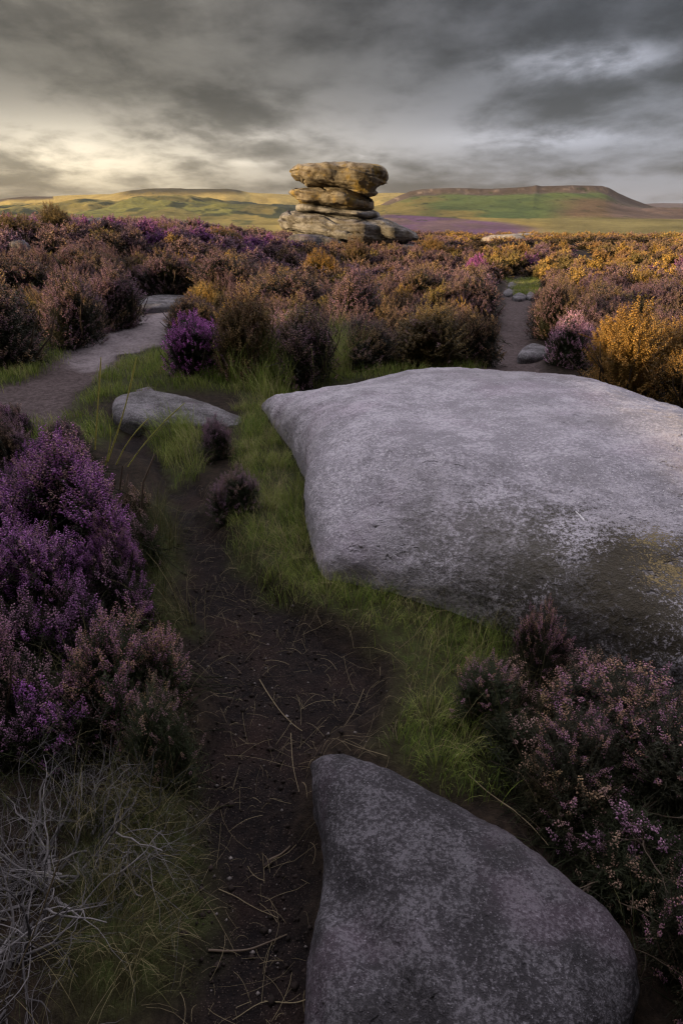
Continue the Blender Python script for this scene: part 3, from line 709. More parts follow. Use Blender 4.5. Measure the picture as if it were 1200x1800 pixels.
def inst(tv, tt, ta, base, Rm, W, Lh, tone):
    K, n = len(base), len(tv)
    p = tv[None] * np.stack([W, W, Lh], -1)[:, None, :]
    p = np.einsum('kij,knj->kni', Rm, p) + base[:, None, :]
    f = (tt[None] + (np.arange(K) * n)[:, None, None]).reshape(-1, 3)
    a = np.repeat(ta[None], K, 0).copy(); a[:, :, 0] = tone[:, None]
    a[:, :, 2] = (a[:, :, 2] + tone[:, None] * 3.7) % 1.0
    return p.reshape(-1, 3), f, a.reshape(-1, 3)

def dir_mats(d, g):
    d = d / np.linalg.norm(d, axis=1, keepdims=True)
    r = g.normal(size=d.shape); u = np.cross(d, r); u /= np.linalg.norm(u, axis=1, keepdims=True); w = np.cross(d, u)
    return np.stack([u, w, d], -1)

def bush_arrays(lod, seed, n, flower=1.0, spike=0.16, h=0.8, upright=0.8, lumps=7, ragged=0.10, fill=1.0):
    """unit bush: radius 0.5 in plan, height about h"""
    g = np.random.default_rng(seed)
    lc = np.concatenate([[[0, 0]], g.normal(0, 0.24, (lumps - 1, 2)).clip(-0.36, 0.36)]); lr = np.concatenate([[0.34], g.uniform(0.16, 0.30, lumps - 1)]); lh = np.concatenate([[h * 0.93], g.uniform(0.72, 1.0, lumps - 1) * h])
    k = g.choice(lumps, n, p=lr ** 2 / (lr ** 2).sum())
    u = g.random(n); az = g.random(n) * 2 * math.pi
    cz = 1 - u * 1.02; sz = np.sqrt(np.clip(1 - cz * cz, 0, 1))
    nrm = np.stack([sz * np.cos(az), sz * np.sin(az), cz], -1)
    sh = g.uniform(0.82, 1.0 + ragged, n)
    surf = np.stack([lc[k, 0] + nrm[:, 0] * lr[k] * sh, lc[k, 1] + nrm[:, 1] * lr[k] * sh, lh[k] * (0.22 + 0.78 * np.clip(nrm[:, 2], 0, 1) ** 0.6) * sh], -1)
    rad = np.hypot(surf[:, 0], surf[:, 1]); f_ = 0.40 / np.percentile(rad, 96); surf[:, :2] *= f_; rad *= f_
    surf[:, 2] *= (h * 0.93) / np.percentile(surf[:, 2], 98); surf[:, 2] *= np.clip(1.15 - 0.9 * rad ** 2 / 0.25 * 0.5, 0.2, 1.2)
    surf[:, 2] = np.where(nrm[:, 2] < 0.35, surf[:, 2] * g.uniform(0.25, 1, n), surf[:, 2])
    d = nrm * [1, 1, 0.6] + [0, 0, upright] + g.normal(0, 0.22, (n, 3))
    d /= np.linalg.norm(d, axis=1, keepdims=True)
    Ls = spike * g.uniform(0.65, 1.25, n); W = Ls * g.uniform(0.8, 1.1, n)
    base = surf - d * Ls[:, None]
    lump_tone = g.random(lumps); tone = np.clip(0.45 * lump_tone[k] + 0.55 * g.random(n), 0, 1)
    Rm = dir_mats(d, g); ti = g.integers(0, 4, n)
    isf = g.random(n) < flower
    Fv, Ff, Fa, Lv, Lf, La = [], [], [], [], [], []; fo = lo = 0
    for t in range(4):
        s = np.where((ti == t) & isf)[0]; tp = TPL[lod][t]
        if len(s):
            p, f, a = inst(tp[0], tp[1], tp[2], base[s], Rm[s], W[s], Ls[s], tone[s]); Fv.append(p); Ff.append(f + fo); Fa.append(a); fo += len(p)
        s = np.where(ti == t)[0]
        p, f, a = inst(tp[3], tp[4], tp[5], base[s], Rm[s], W[s] * 1.3, Ls[s] * 1.25, tone[s]); Lv.append(p); Lf.append(f + lo); La.append(a); lo += len(p)
        # leafy shoots inside and below, no flowers
        m = int(len(s) * fill)
        if m:
            i = g.choice(s, m); b2 = base[i] * g.uniform(0.45, 0.95, (m, 1)) + g.normal(0, 0.02, (m, 3)); b2[:, 2] = np.abs(b2[:, 2])
            p, f, a = inst(tp[3], tp[4], tp[5], b2, dir_mats(d[i] + g.normal(0, 0.35, (m, 3)), g), W[i] * 1.7, Ls[i] * 1.5, g.random(m)); Lv.append(p); Lf.append(f + lo); La.append(a); lo += len(p)
    return (np.concatenate(Fv), np.concatenate(Ff), np.concatenate(Fa)), (np.concatenate(Lv), np.concatenate(Lf), np.concatenate(La))

def bush_stems(seed, n, h=0.8, sides=4):
    g = np.random.default_rng(seed); L = []
    for i in range(n):
        az = g.random() * 6.283; R_ = g.uniform(0.1, 0.42); top = h * g.uniform(0.45, 0.8)
        t = np.linspace(0, 1, 6)
        wob = np.cumsum(g.normal(0, 0.018, (6, 2)), 0)
        x = np.cos(az) * (0.04 + R_ * t ** 0.8) + wob[:, 0]; y = np.sin(az) * (0.04 + R_ * t ** 0.8) + wob[:, 1]
        L.append((np.stack([x, y, -0.05 + top * t ** 1.2], -1), 0.011 * (1.1 - 0.75 * t)))
    return tubes(L, sides)

BUSH = {}
def bush_data(kind):
    if kind in BUSH: return BUSH[kind]
    lod, seed, n, kw = {
        'near0': (0, 101, 1050, dict(spike=0.17, h=0.72, upright=0.75)),
        'near1': (0, 102, 900, dict(spike=0.19, h=0.9, upright=0.95, lumps=9, ragged=0.16)),
        'near2': (0, 103, 700, dict(spike=0.20, h=0.85, upright=1.0, lumps=9, ragged=0.22, flower=0.75)),
        'near3': (0, 105, 640, dict(spike=0.20, h=0.85, upright=1.0, lumps=10, ragged=0.26, flower=0.42, fill=1.4)),
        'sparse': (0, 104, 620, dict(spike=0.19, h=0.85, upright=0.95, lumps=9, ragged=0.24, flower=0.24, fill=1.5)),
        'mid0': (1, 111, 1000, dict(spike=0.14, h=0.72, upright=0.85, lumps=9)),
        'mid1': (1, 112, 1000, dict(spike=0.15, h=0.78, upright=1.0, lumps=10, ragged=0.15)),
        'mid2': (1, 113, 900, dict(spike=0.16, h=0.7, upright=0.7, lumps=8, ragged=0.18)),
        'far0': (2, 121, 420, dict(spike=0.17, h=0.72, upright=0.9, ragged=0.18)),
        'far1': (2, 122, 420, dict(spike=0.18, h=0.78, upright=0.9, ragged=0.22)),
    }[kind]
    (a, b, c), (d, e, f) = bush_arrays(lod, seed, n, **kw)
    sv, sq, sa = bush_stems(seed, 22 if lod == 0 else 12)
    BUSH[kind] = (mk_mesh('flowers_' + kind, a, tris=b, var=c), mk_mesh('foliage_' + kind, d, tris=e, var=f), mk_mesh('stems_' + kind, sv, quads=sq, var=sa), kw['h'])
    return BUSH[kind]

FOOT = []          # footprints, kept clear by the background heather
def heather(box, kind, flower, leaf, label, group=None, dz=0.0, aspect=1.0, back=0.75):
    x0, x1, y0, y1 = box; pxc = (x0 + x1) / 2
    w = ground_at(pxc, y1)
    rad = 0.2
    for _ in range(8):
        u = w / np.linalg.norm(w); c = w + u * rad * back
        z = float(H(np.array([c[0]]), np.array([c[1]]))[0]); dep = c[1] * cp - (z + 0.2 - HC) * sp
        rad = (x1 - x0) / 2 * dep / F
    lo, hi = 0.05, 3.0
    for _ in range(30):
        m_ = (lo + hi) / 2
        if proj(c[0], c[1], z + m_)[1] > y0: lo = m_
        else: hi = m_
    hgt = lo
    me = bush_data(kind)
    o = thing('heather_bush', (c[0], c[1], z - 0.01 + dz), rng.random() * 6.28, label, 'heather', group)
    s = rad / 0.41 * (1.15 if kind.startswith('mid') else 1.0)
    o.scale = (s * rng.uniform(0.9, 1.12), s * aspect * rng.uniform(0.9, 1.15), hgt / (me[3] * 1.04))
    o.rotation_euler[0], o.rotation_euler[1] = rng.normal(0, 0.07), rng.normal(0, 0.07)
    link('flowers', me[0], MAT['f_' + flower], o); link('foliage', me[1], MAT['l_' + leaf], o); link('stems', me[2], MAT['stem'], o)
    FOOT.append((c[0], c[1], rad))
    return o

B = heather
# left foreground
B((30, 285, 770, 1060), 'near0', 'purple', 'dark', 'largest vivid purple heather bush leaning towards the peat path', aspect=1.2, back=1.0)
B((-160, 100, 790, 1090), 'near0', 'purple', 'dark', 'purple heather bush cut by the left edge beside the largest purple bush', back=1.0)
B((-10, 190, 935, 1150), 'near1', 'purple', 'dark', 'deep purple heather just above the pink brown bush at the left edge', back=1.0)
B((150, 282, 890, 1070), 'near0', 'purple', 'dark', 'low purple heather on the path side of the largest purple bush', back=1.0)
B((-90, 68, 715, 850), 'near1', 'mauve', 'dark', 'dark heather with purple tips at the left edge, behind the purple bushes')
B((85, 152, 738, 800), 'near1', 'dusk', 'dark', 'small dull mauve heather tuft behind the largest purple bush')
B((120, 345, 1080, 1340), 'near2', 'pink', 'green', 'tan and pink heather bush standing over the dead grey twigs', back=1.0)
B((-150, 110, 1040, 1360), 'near1', 'pink', 'dark', 'pink brown heather bush at the left edge above the dead twigs', back=1.0)
B((205, 360, 1215, 1420), 'sparse', 'dusk', 'green', 'dark nearly flowerless heather sprawling onto the peat below the tan bush', back=1.0)
# right foreground
B((872, 990, 1058, 1205), 'near3', 'pink', 'dark', 'upright dark heather with pale pink tips against the slab front')
B((775, 925, 1160, 1320), 'sparse', 'pink', 'green', 'low dark heather dotted with few pink flowers next to green grass', back=1.0)
B((930, 1190, 1160, 1390), 'near3', 'pink', 'dark', 'broad pink flowered heather below the front of the slab', back=1.0)
B((880, 1080, 1255, 1480), 'sparse', 'pink', 'dark', 'dark heather with scattered pink sprigs above the dark boulder', back=1.0)
B((1010, 1270, 1260, 1510), 'sparse', 'pink', 'dark', 'dark heather with tan sprigs at the right edge above bare stems', back=1.0)
B((1150, 1300, 1200, 1360), 'sparse', 'brown', 'dark', 'brown tipped heather at the right edge under the slab')
B((1085, 1290, 1505, 1800), 'near3', 'pink', 'dark', 'pink heather in the bottom right corner beside the dark boulder', back=1.0)
# around the low rock
B((342, 416, 735, 815), 'near1', 'mauve', 'green', 'small mauve heather in front of the low grey rock')
B((372, 468, 822, 925), 'near2', 'mauve', 'green', 'dark green heather ball with pink tips in the middle of the peat path')
# middle mound
B((284, 398, 552, 672), 'mid1', 'violet', 'dark', 'brightest magenta purple heather clump beside the sandy footpath')
B((290, 400, 522, 600), 'mid0', 'brown', 'dark', 'brown heather right behind the bright magenta clump')
B((375, 500, 505, 675), 'mid1', 'brown', 'olive', 'tall brown heather with golden tips right of the magenta clump')
B((470, 600, 535, 685), 'mid2', 'dusk', 'dark', 'dark brown heather above the far left end of the slab')
B((575, 700, 555, 655), 'mid0', 'dusk', 'dark', 'dusky heather just behind the far edge of the slab')
B((545, 700, 478, 600), 'mid1', 'mauve', 'dark', 'large greyish mauve heather in the middle of the moor')
B((680, 850, 530, 650), 'mid0', 'olive', 'olive', 'round olive brown heather bush on the left of the narrow path')
B((790, 878, 540, 645), 'mid2', 'brown', 'dark', 'dark brown heather at the very edge of the narrow path')
B((770, 890, 482, 575), 'mid1', 'dusk', 'dark', 'dusky brown heather behind the round olive bush')
B((440, 560, 470, 560), 'mid2', 'dusk', 'dark', 'brown heather behind the golden tipped bush')
B((680, 790, 470, 550), 'mid1', 'dusk', 'dark', 'brown heather between the mauve bush and the narrow path')
# left bank
B((-50, 110, 490, 655), 'mid1', 'dusk', 'dark', 'dark heather at the left edge behind the footpath grass')
B((70, 200, 470, 610), 'mid0', 'mauve', 'dark', 'dusky mauve heather on the bank above the pale footpath')
B((160, 262, 465, 580), 'mid1', 'mauve', 'dark', 'purple tinged heather at the corner of the bank by the footpath')
B((-30, 100, 440, 540), 'mid2', 'dusk', 'dark', 'brown heather higher on the bank at the left edge')
B((95, 215, 430, 510), 'mid0', 'dusk', 'dark', 'brown heather on top of the bank above the mauve bush')
B((250, 345, 440, 525), 'mid1', 'mauve', 'dark', 'mauve heather behind the pale flat rock on the footpath')
B((340, 470, 440, 535), 'mid0', 'dusk', 'dark', 'wide brown heather right of the end of the footpath')
B((24, 74, 474, 535), 'mid1', 'purple', 'dark', 'small purple clump on the left heather bank')
# right
B((942, 1028, 552, 650), 'mid1', 'pale', 'green', 'pale pink heather clump beside the golden bush')
B((1005, 1190, 540, 715), 'mid1', 'gold', 'gold', 'large golden orange heather bush lit by the sun', aspect=0.9)
B((1130, 1290, 610, 735), 'mid1', 'gold', 'olive', 'golden heather at the right edge in front of the larger golden bush')
B((1100, 1260, 560, 680), 'mid2', 'gold', 'gold', 'golden heather at the right edge behind the larger golden bush')
B((925, 1020, 490, 600), 'mid0', 'dusk', 'dark', 'dark brown heather on the right side of the narrow path')
B((1000, 1120, 500, 580), 'mid1', 'dusk', 'dark', 'dusky heather behind the large golden bush')
B((1100, 1220, 490, 570), 'mid2', 'mauve', 'dark', 'mauve brown heather at the right edge beyond the golden bushes')
# accents further off
B((525, 592, 440, 505), 'mid1', 'gold', 'olive', 'yellow golden heather in front of the rock stack')
B((585, 660, 418, 480), 'mid1', 'brown', 'olive', 'brown gold heather hiding the foot of the rock stack')
B((672, 700, 470, 505), 'mid1', 'gold', 'gold', 'tiny golden sprig of heather right of the mauve bushes')
B((818, 862, 448, 490), 'mid1', 'violet', 'dark', 'vivid purple clump left of the far end of the narrow path')
B((55, 135, 358, 425), 'mid1', 'olive', 'olive', 'tall olive gold bush standing highest on the left skyline')
B((0, 70, 375, 430), 'mid2', 'olive', 'olive', 'olive heather on the skyline at the left edge')
B((255, 330, 392, 430), 'mid2', 'brown', 'olive', 'golden brown heather on the skyline left of the stack')
B((345, 425, 400, 440), 'mid1', 'gold', 'olive', 'orange heather on the skyline halfway to the stack')
B((718, 790, 418, 455), 'mid1', 'gold', 'olive', 'golden heather right beside the right foot of the stack')

# ------------------------------------------------------------------ background heather: one mass
def moor():
    g = np.random.default_rng(5)
    far_t = {l: [bush_arrays(l, 300 + i, n, spike=s_, h=0.75, upright=0.95, lumps=7, ragged=0.2, fill=fl) for i in range(4)] for l, n, s_, fl in ((1, 330, 0.17, 0.5), (2, 210, 0.20, 0.4))}
    far_t[3] = [bush_arrays(2, 400 + i, 70, spike=0.26, h=0.7, upright=0.9, lumps=6, ragged=0.25, fill=0.3) for i in range(4)]
    pal = {k: np.array(v) for k, v in dict(dusk=(0.27, 0.165, 0.20), mauve=(0.36, 0.22, 0.33), brown=(0.31, 0.20, 0.135), olive=(0.34, 0.25, 0.09), gold=(0.58, 0.36, 0.10), purple=(0.36, 0.13, 0.42), rust=(0.46, 0.26, 0.11)).items()}  # gold, olive and rust brightened to paint in sunlight
    VV, FF, CCo = [], [], []; off = 0
    bands = [(-0.6, 16, 0.60, 0, 0.46), (5.5, 14, 0.50, 1, 0.42), (14, 30, 0.78, 2, 0.56), (30, 75, 1.35, 3, 0.85)]
    for y0, y1, sp_, lod, r0 in bands:
        edge = lod == 0; lod = 2 if edge else lod          # lod 0: the moor beside the picture
        xs = np.arange(-y1 * 0.75 - 3, y1 * 0.75 + 3, sp_); ys = np.arange(y0, y1, sp_)
        X, Y = np.meshgrid(xs, ys); X = X + (np.arange(len(ys)) % 2)[:, None] * sp_ / 2
        X = (X + g.uniform(-0.38, 0.38, X.shape) * sp_).ravel(); Y = (Y + g.uniform(-0.38, 0.38, Y.shape) * sp_).ravel()
        W_ = 0.62 * np.maximum(Y, 0) + 1.0
        ok = (np.abs(X) >= W_ - 0.1) & (X > -W_ - 3.6) & (X < W_ + 2.2) if edge else np.abs(X) < W_
        m = masks(X, Y); ok &= (m[0] + m[1] + m[2] + m[3]) < 0.35
        for p in (PALE, DIRT): ok &= sdist(X, Y, p) < -0.30
        ok &= sdist(X, Y, RPATH) < -0.32
        for p in GRASSZ[:7]: ok &= sdist(X, Y, p) < -0.42
        ok &= sdist(X, Y, slab_out) < -0.35
        for fx_, fy_, fr_ in FOOT: ok &= np.hypot(X - fx_, Y - fy_) > fr_ * 0.42
        ok &= np.hypot((X - 0.4) / 3.3, (Y - SY) / 2.4) > 1
        if not edge:
            ok &= np.hypot(X, Y) > 5.4
            ok &= ~((Y < 6.9) & (X > -2.7) & (X < 3.3))
        X, Y = X[ok], Y[ok]; Z = H(X, Y)
        px, py, dep = proj(X, Y, Z)
        # keep the view open: gap in the right where the far stony path shows
        bare = fbm(X * 0.22, Y * 0.22, 0, 2, 71)
        t1 = fbm(X * 0.30, Y * 0.30, 0, 3, 72); t2 = g.random(len(X))
        for i in range(len(X)):
            if lod >= 2 and not edge and bare[i] > 0.55: continue
            if 1000 < px[i] < 1045 and 22 < Y[i] < 32: continue
            rad = r0 * g.uniform(0.75, 1.25); hh = (0.46 if edge else 0.50 if lod == 1 else 0.52 if lod == 2 else 0.5) * g.uniform(0.7, 1.2)
            gold = sstep(13, 22, Y[i]) * sstep(-1.0, 5, X[i] - 0.10 * Y[i])  # right-hand moor takes golden colours, painting in the low sun
            if t2[i] < gold * 0.85: c = pal[['gold', 'olive', 'rust', 'brown'][int(g.random() * 3.99)]]
            elif t1[i] > 0.36 and Y[i] < 30 and t2[i] < 0.55: c = pal['purple']
            elif t1[i] > 0.16 and Y[i] < 30: c = pal['mauve'] if t2[i] < 0.93 else pal['purple']
            elif t2[i] < 0.22: c = pal['brown']
            elif t2[i] < 0.30: c = pal['olive']
            elif t2[i] > 0.955: c = pal['gold'] * 0.9
            elif t2[i] > 0.94: c = pal['olive']
            else: c = pal['dusk']
            leaf = np.array([0.03, 0.03, 0.014]) * 0.8 + c * 0.10
            (a, b, va), (d, e, vb) = far_t[1 if edge and X[i] ** 2 + Y[i] ** 2 < 20 else lod][int(g.integers(0, 4))]
            an = g.random() * 6.283; ca, sa = math.cos(an), math.sin(an); Rz = np.array([[ca, -sa, 0], [sa, ca, 0], [0, 0, 1]])
            S = np.array([rad / 0.46, rad / 0.46, hh / 0.78])
            for vv_, ff_, at_, cb in ((a, b, va, c), (d, e, vb, leaf)):
                VV.append(((vv_ * S) @ Rz.T + [X[i], Y[i], Z[i] - 0.02]).astype(np.float32)); FF.append((ff_ + off).astype(np.int32)); off += len(vv_)
                k = (0.6 + 0.8 * at_[:, 2:3]); w = at_[:, 0:1]
                cc_ = cb * k
                if cb is c: cc_ = cc_ * (1 - 0.35 * (w > 0.72)) + 0.35 * (w > 0.72) * np.array([0.36, 0.25, 0.18])
                CCo.append(cc_.astype(np.float32))
    me = mk_mesh('heather', np.concatenate(VV), tris=np.concatenate(FF), col=np.concatenate(CCo))
    print('moor bush tris', len(me.polygons))
    tag(link('heather', me, MAT['moor']), 'brown, mauve and golden heather covering the moor', 'heather', kind='stuff')
moor()
def undergrowth(poly, n, r_, h_, label, seed, cols, fl):
    g = np.random.default_rng(seed); x0, y0 = poly.min(0); x1, y1 = poly.max(0); x0, x1 = max(x0, -3.2), min(x1, 3.2)
    X = g.uniform(x0, x1, n * 8); Y = g.uniform(y0, y1, n * 8)
    ok = (sdist(X, Y, poly) > 0) & (sdist(X, Y, fr_out) < -0.10) & (sdist(X, Y, slab_out) < -0.08) & (sdist(X, Y, PEAT) < -0.06)
    X, Y = X[ok][:n], Y[ok][:n]; Z = H(X, Y)
    kinds = [bush_arrays(0, 500 + i, 170, spike=0.36, h=0.8, upright=0.9, lumps=7, ragged=0.35, fill=1.0, flower=fl) for i in range(3)]
    VV, FF, CC = [], [], []; off = 0
    for i in range(len(X)):
        c = np.array(cols[int(g.integers(0, len(cols)))]); (a, b, va), (d, e, vb) = kinds[i % 3]
        an = g.random() * 6.283; ca, sa = math.cos(an), math.sin(an); Rz = np.array([[ca, -sa, 0], [sa, ca, 0], [0, 0, 1]])
        S = np.array([r_ / 0.41, r_ / 0.41, h_ / 0.8]) * g.uniform(0.7, 1.3)
        for vv_, ff_, at_, cb in ((a, b, va, c), (d, e, vb, np.array([0.020, 0.024, 0.011]))):
            VV.append(((vv_ * S) @ Rz.T + [X[i], Y[i], Z[i] - 0.01]).astype(np.float32)); FF.append((ff_ + off).astype(np.int32)); off += len(vv_)
            CC.append((cb * (0.55 + 0.9 * at_[:, 2:3])).astype(np.float32))
    tag(link('heather_undergrowth', mk_mesh('heather_undergrowth', np.concatenate(VV), tris=np.concatenate(FF), col=np.concatenate(CC)), MAT['moor']), label, 'heather', kind='stuff')
undergrowth(poly_w([(-150, 720), (90, 760), (150, 820), (250, 900), (280, 1060), (250, 1100), (330, 1150), (340, 1330), (230, 1400), (-150, 1380)]), 90, 0.12, 0.24, 'low heather shoots filling between the purple bushes at the left', 41, [(0.42, 0.15, 0.46), (0.42, 0.22, 0.38), (0.34, 0.21, 0.24), (0.25, 0.16, 0.13)], 0.4)
undergrowth(poly_w([(905, 1150), (1010, 1195), (1300, 1270), (1350, 1850), (1120, 1800), (1130, 1700), (1060, 1570), (950, 1470), (890, 1400), (870, 1300), (870, 1210)]), 85, 0.11, 0.16, 'low dark heather shoots with few flowers right of the boulder', 42, [(0.40, 0.22, 0.34), (0.42, 0.27, 0.26), (0.36, 0.24, 0.18)], 0.14)

# ------------------------------------------------------------------ grass
def blades(base, length, width, lean_dir, lean, col, name, mat, seg=4, curve=1.2, var=False):
    K = len(base); t = np.linspace(0, 1, seg + 1)
    ld = np.stack([np.cos(lean_dir), np.sin(lean_dir)], -1)
    ang = lean[:, None] * (0.25 + curve * t[None, :])         # angle from vertical along the blade
    ds = length[:, None] / seg
    hx = np.concatenate([np.zeros((K, 1)), np.cumsum(np.sin(ang[:, :-1]) * ds, 1)], 1); hz = np.concatenate([np.zeros((K, 1)), np.cumsum(np.cos(ang[:, :-1]) * ds, 1)], 1)
    P_ = np.empty((K, seg + 1, 3)); P_[:, :, :2] = base[:, None, :2] + hx[:, :, None] * ld[:, None, :]; P_[:, :, 2] = base[:, None, 2] + np.maximum(hz, -0.0 + 0.003)
    fa = lean_dir + math.pi / 2 + rng.normal(0, 0.5, K); side = np.stack([np.cos(fa), np.sin(fa), np.zeros(K)], -1)
    wd = width[:, None] * (1 - t[None, :] ** 1.6 * 0.92)
    A = P_ - side[:, None, :] * wd[:, :, None] / 2; Bv = P_ + side[:, None, :] * wd[:, :, None] / 2
    v = np.stack([A, Bv], 2).reshape(K, -1, 3); n = 2 * (seg + 1)
    i = np.arange(seg) * 2; qd = np.stack([i, i + 1, i + 3, i + 2], -1)
    q = (qd[None] + (np.arange(K) * n)[:, None, None]).reshape(-1, 4)
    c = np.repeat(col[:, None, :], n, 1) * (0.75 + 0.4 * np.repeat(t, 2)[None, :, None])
    me = mk_mesh(name, v.reshape(-1, 3), quads=q, **({'var': c.reshape(-1, 3)} if var else {'col': c.reshape(-1, 3)}))
    return link(name, me, mat)

def grass_patch(polys, dens, Lr, Wr, lean, label, cols, seed, tuft=0.12, lift=0.0):
    g = np.random.default_rng(seed); X, Y = [], []
    for p in polys:
        x0, y0 = p.min(0) - 0.1; x1, y1 = p.max(0) + 0.1
        n = int((x1 - x0) * (y1 - y0) * dens); x = g.uniform(x0, x1, n); y = g.uniform(y0, y1, n)
        w = 0.10 * fbm(x * 2.2, y * 2.2, 0, 3, 31); clump = fbm(x * 4.5, y * 4.5, 0, 3, 32 + seed)
        d = sdist(x, y, p) + w + 0.05 * clump
        keep = (g.random(n) < sstep(-0.06, 0.10, d) * np.clip(0.65 + 1.3 * clump, 0.10, 1)) & (sdist(x, y, slab_out) < -0.01) & (sdist(x, y, fr_out) < -0.01) & (np.abs(x) < 0.62 * y + 0.6)
        X.append(x[keep]); Y.append(y[keep])
    X, Y = np.concatenate(X), np.concatenate(Y); n = len(X)
    # tufts: blades lean away from the middle of their tuft
    cell = tuft; jx = np.floor(X / cell); jy = np.floor(Y / cell)
    hx_ = (jx + 0.2 + 0.6 * _hash(jx, jy, jx * 0, 3)) * cell; hy_ = (jy + 0.2 + 0.6 * _hash(jx, jy, jx * 0, 4)) * cell
    ld = np.arctan2(Y - hy_, X - hx_) + g.normal(0, 0.6, n)
    tl = 0.6 + 0.8 * _hash(jx, jy, jx * 0, 6)
    Ln = g.uniform(*Lr, n) * tl; W = g.uniform(*Wr, n)
    cols = np.array(cols); ci = np.clip((0.5 * _hash(jx, jy, jx * 0, 5) + 0.5 * g.random(n)) * len(cols), 0, len(cols) - 1).astype(int)
    col = cols[ci] * g.uniform(0.7, 1.25, (n, 1))
    Z = H(X, Y) - 0.004 + lift
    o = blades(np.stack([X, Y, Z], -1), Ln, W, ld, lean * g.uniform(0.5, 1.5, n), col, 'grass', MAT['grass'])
    tag(o, label, 'grass', kind='stuff'); print('grass', n)

GC = [(0.10, 0.16, 0.028), (0.18, 0.235, 0.045), (0.27, 0.30, 0.085), (0.38, 0.35, 0.16)]
GD = [(0.028, 0.04, 0.014), (0.05, 0.06, 0.02), (0.09, 0.085, 0.035), (0.20, 0.17, 0.09)]
grass_patch([GRASSZ[4]], 13000, (0.035, 0.10), (0.0014, 0.0026), 0.85, 'green grass verge between the peat path and the big slab', GC, 1)
grass_patch([GRASSZ[0], GRASSZ[1], GRASSZ[2], GRASSZ[7]], 2600, (0.05, 0.13), (0.003, 0.006), 0.7, 'short green turf beside the sandy footpath', GC, 2, 0.18)
grass_patch([GRASSZ[3]], 6000, (0.12, 0.26), (0.002, 0.004), 0.8, 'long grass tuft below the low grey rock', GC, 3, 0.3)
grass_patch([GRASSZ[5]], 3500, (0.14, 0.32), (0.0016, 0.003), 0.9, 'dark fine grass under the purple heather', GD, 4, 0.25)
grass_patch([GRASSZ[6]], 15000, (0.08, 0.20), (0.0010, 0.002), 0.95, 'fine wiry grass growing through the dead twigs', GD, 5, 0.2)
grass_patch([GRASSZ[4]], 900, (0.14, 0.30), (0.0012, 0.0022), 1.05, 'long dry bent grass blades standing in the verge beside the slab', [(0.12, 0.14, 0.04), (0.30, 0.26, 0.12), (0.36, 0.31, 0.16)], 14, 0.35)
# thin grass in the shade of the bushes to the right
RB = [poly_w([(840, 1120), (1000, 1180), (1200, 1240), (1300, 1500), (1200, 1700), (1080, 1560), (900, 1430), (840, 1380)])]
grass_patch(RB, 1500, (0.10, 0.22), (0.0010, 0.002), 0.9, 'thin dark grass among the heather right of the boulder', GD, 6, 0.25)
LB = [poly_w([(-100, 1000), (130, 1060), (280, 1100), (330, 1330), (320, 1560), (200, 1700), (60, 1800), (-150, 1820), (-150, 1400)])]
grass_patch(LB, 1900, (0.12, 0.28), (0.0010, 0.002), 0.9, 'thin dark grass among the pink heather at the left', GD, 7, 0.25)
MB_ = [poly_w([(395, 690), (420, 640), (520, 600), (640, 640), (620, 670), (520, 690), (460, 715)])]
grass_patch(MB_, 1500, (0.25, 0.55), (0.003, 0.006), 0.7, 'long arching grass at the foot of the brown heather behind the slab', GC, 8, 0.5)

# straw lying on the peat
def litter():
    g = np.random.default_rng(8); n = 800
    x = g.uniform(-0.9, 0.5, n * 6); y = g.uniform(0.55, 4.2, n * 6)
    k = (sdist(x, y, PEAT) + 0.1 > 0) & (sdist(x, y, fr_out) < 0) & (sdist(x, y, slab_out) < 0); x, y = x[k][:n], y[k][:n]
    L = []
    for i in range(len(x)):
        ln = min(0.30, 0.03 + g.exponential(0.05)); a = g.random() * 6.28; bend = g.normal(0, 0.5)
        t = np.linspace(0, 1, 5); aa = a + bend * t
        px_ = x[i] + np.cumsum(np.cos(aa)) * ln / 5; py_ = y[i] + np.cumsum(np.sin(aa)) * ln / 5
        L.append((px_, py_, g.uniform(0.00025, 0.0007), g.uniform(0.0, 0.02)))
    P_ = np.array([(a_, b_) for a_, b_, _, _ in L]); Z = H(P_[:, 0].ravel(), P_[:, 1].ravel()).reshape(len(L), 5)
    lines = [(np.stack([P_[i, 0], P_[i, 1], Z[i] + 0.010 + L[i][3] * np.sin(np.linspace(0, 3.1, 5))], -1), np.full(5, L[i][2])) for i in range(len(L))]
    v_, q_, a_ = tubes(lines, 3)
    tag(link('dry_straw', mk_mesh('dry_straw', v_, quads=q_, var=a_), MAT['straw']), 'dry grass bits and straw scattered on the dark peat', 'straw', kind='stuff')
litter()

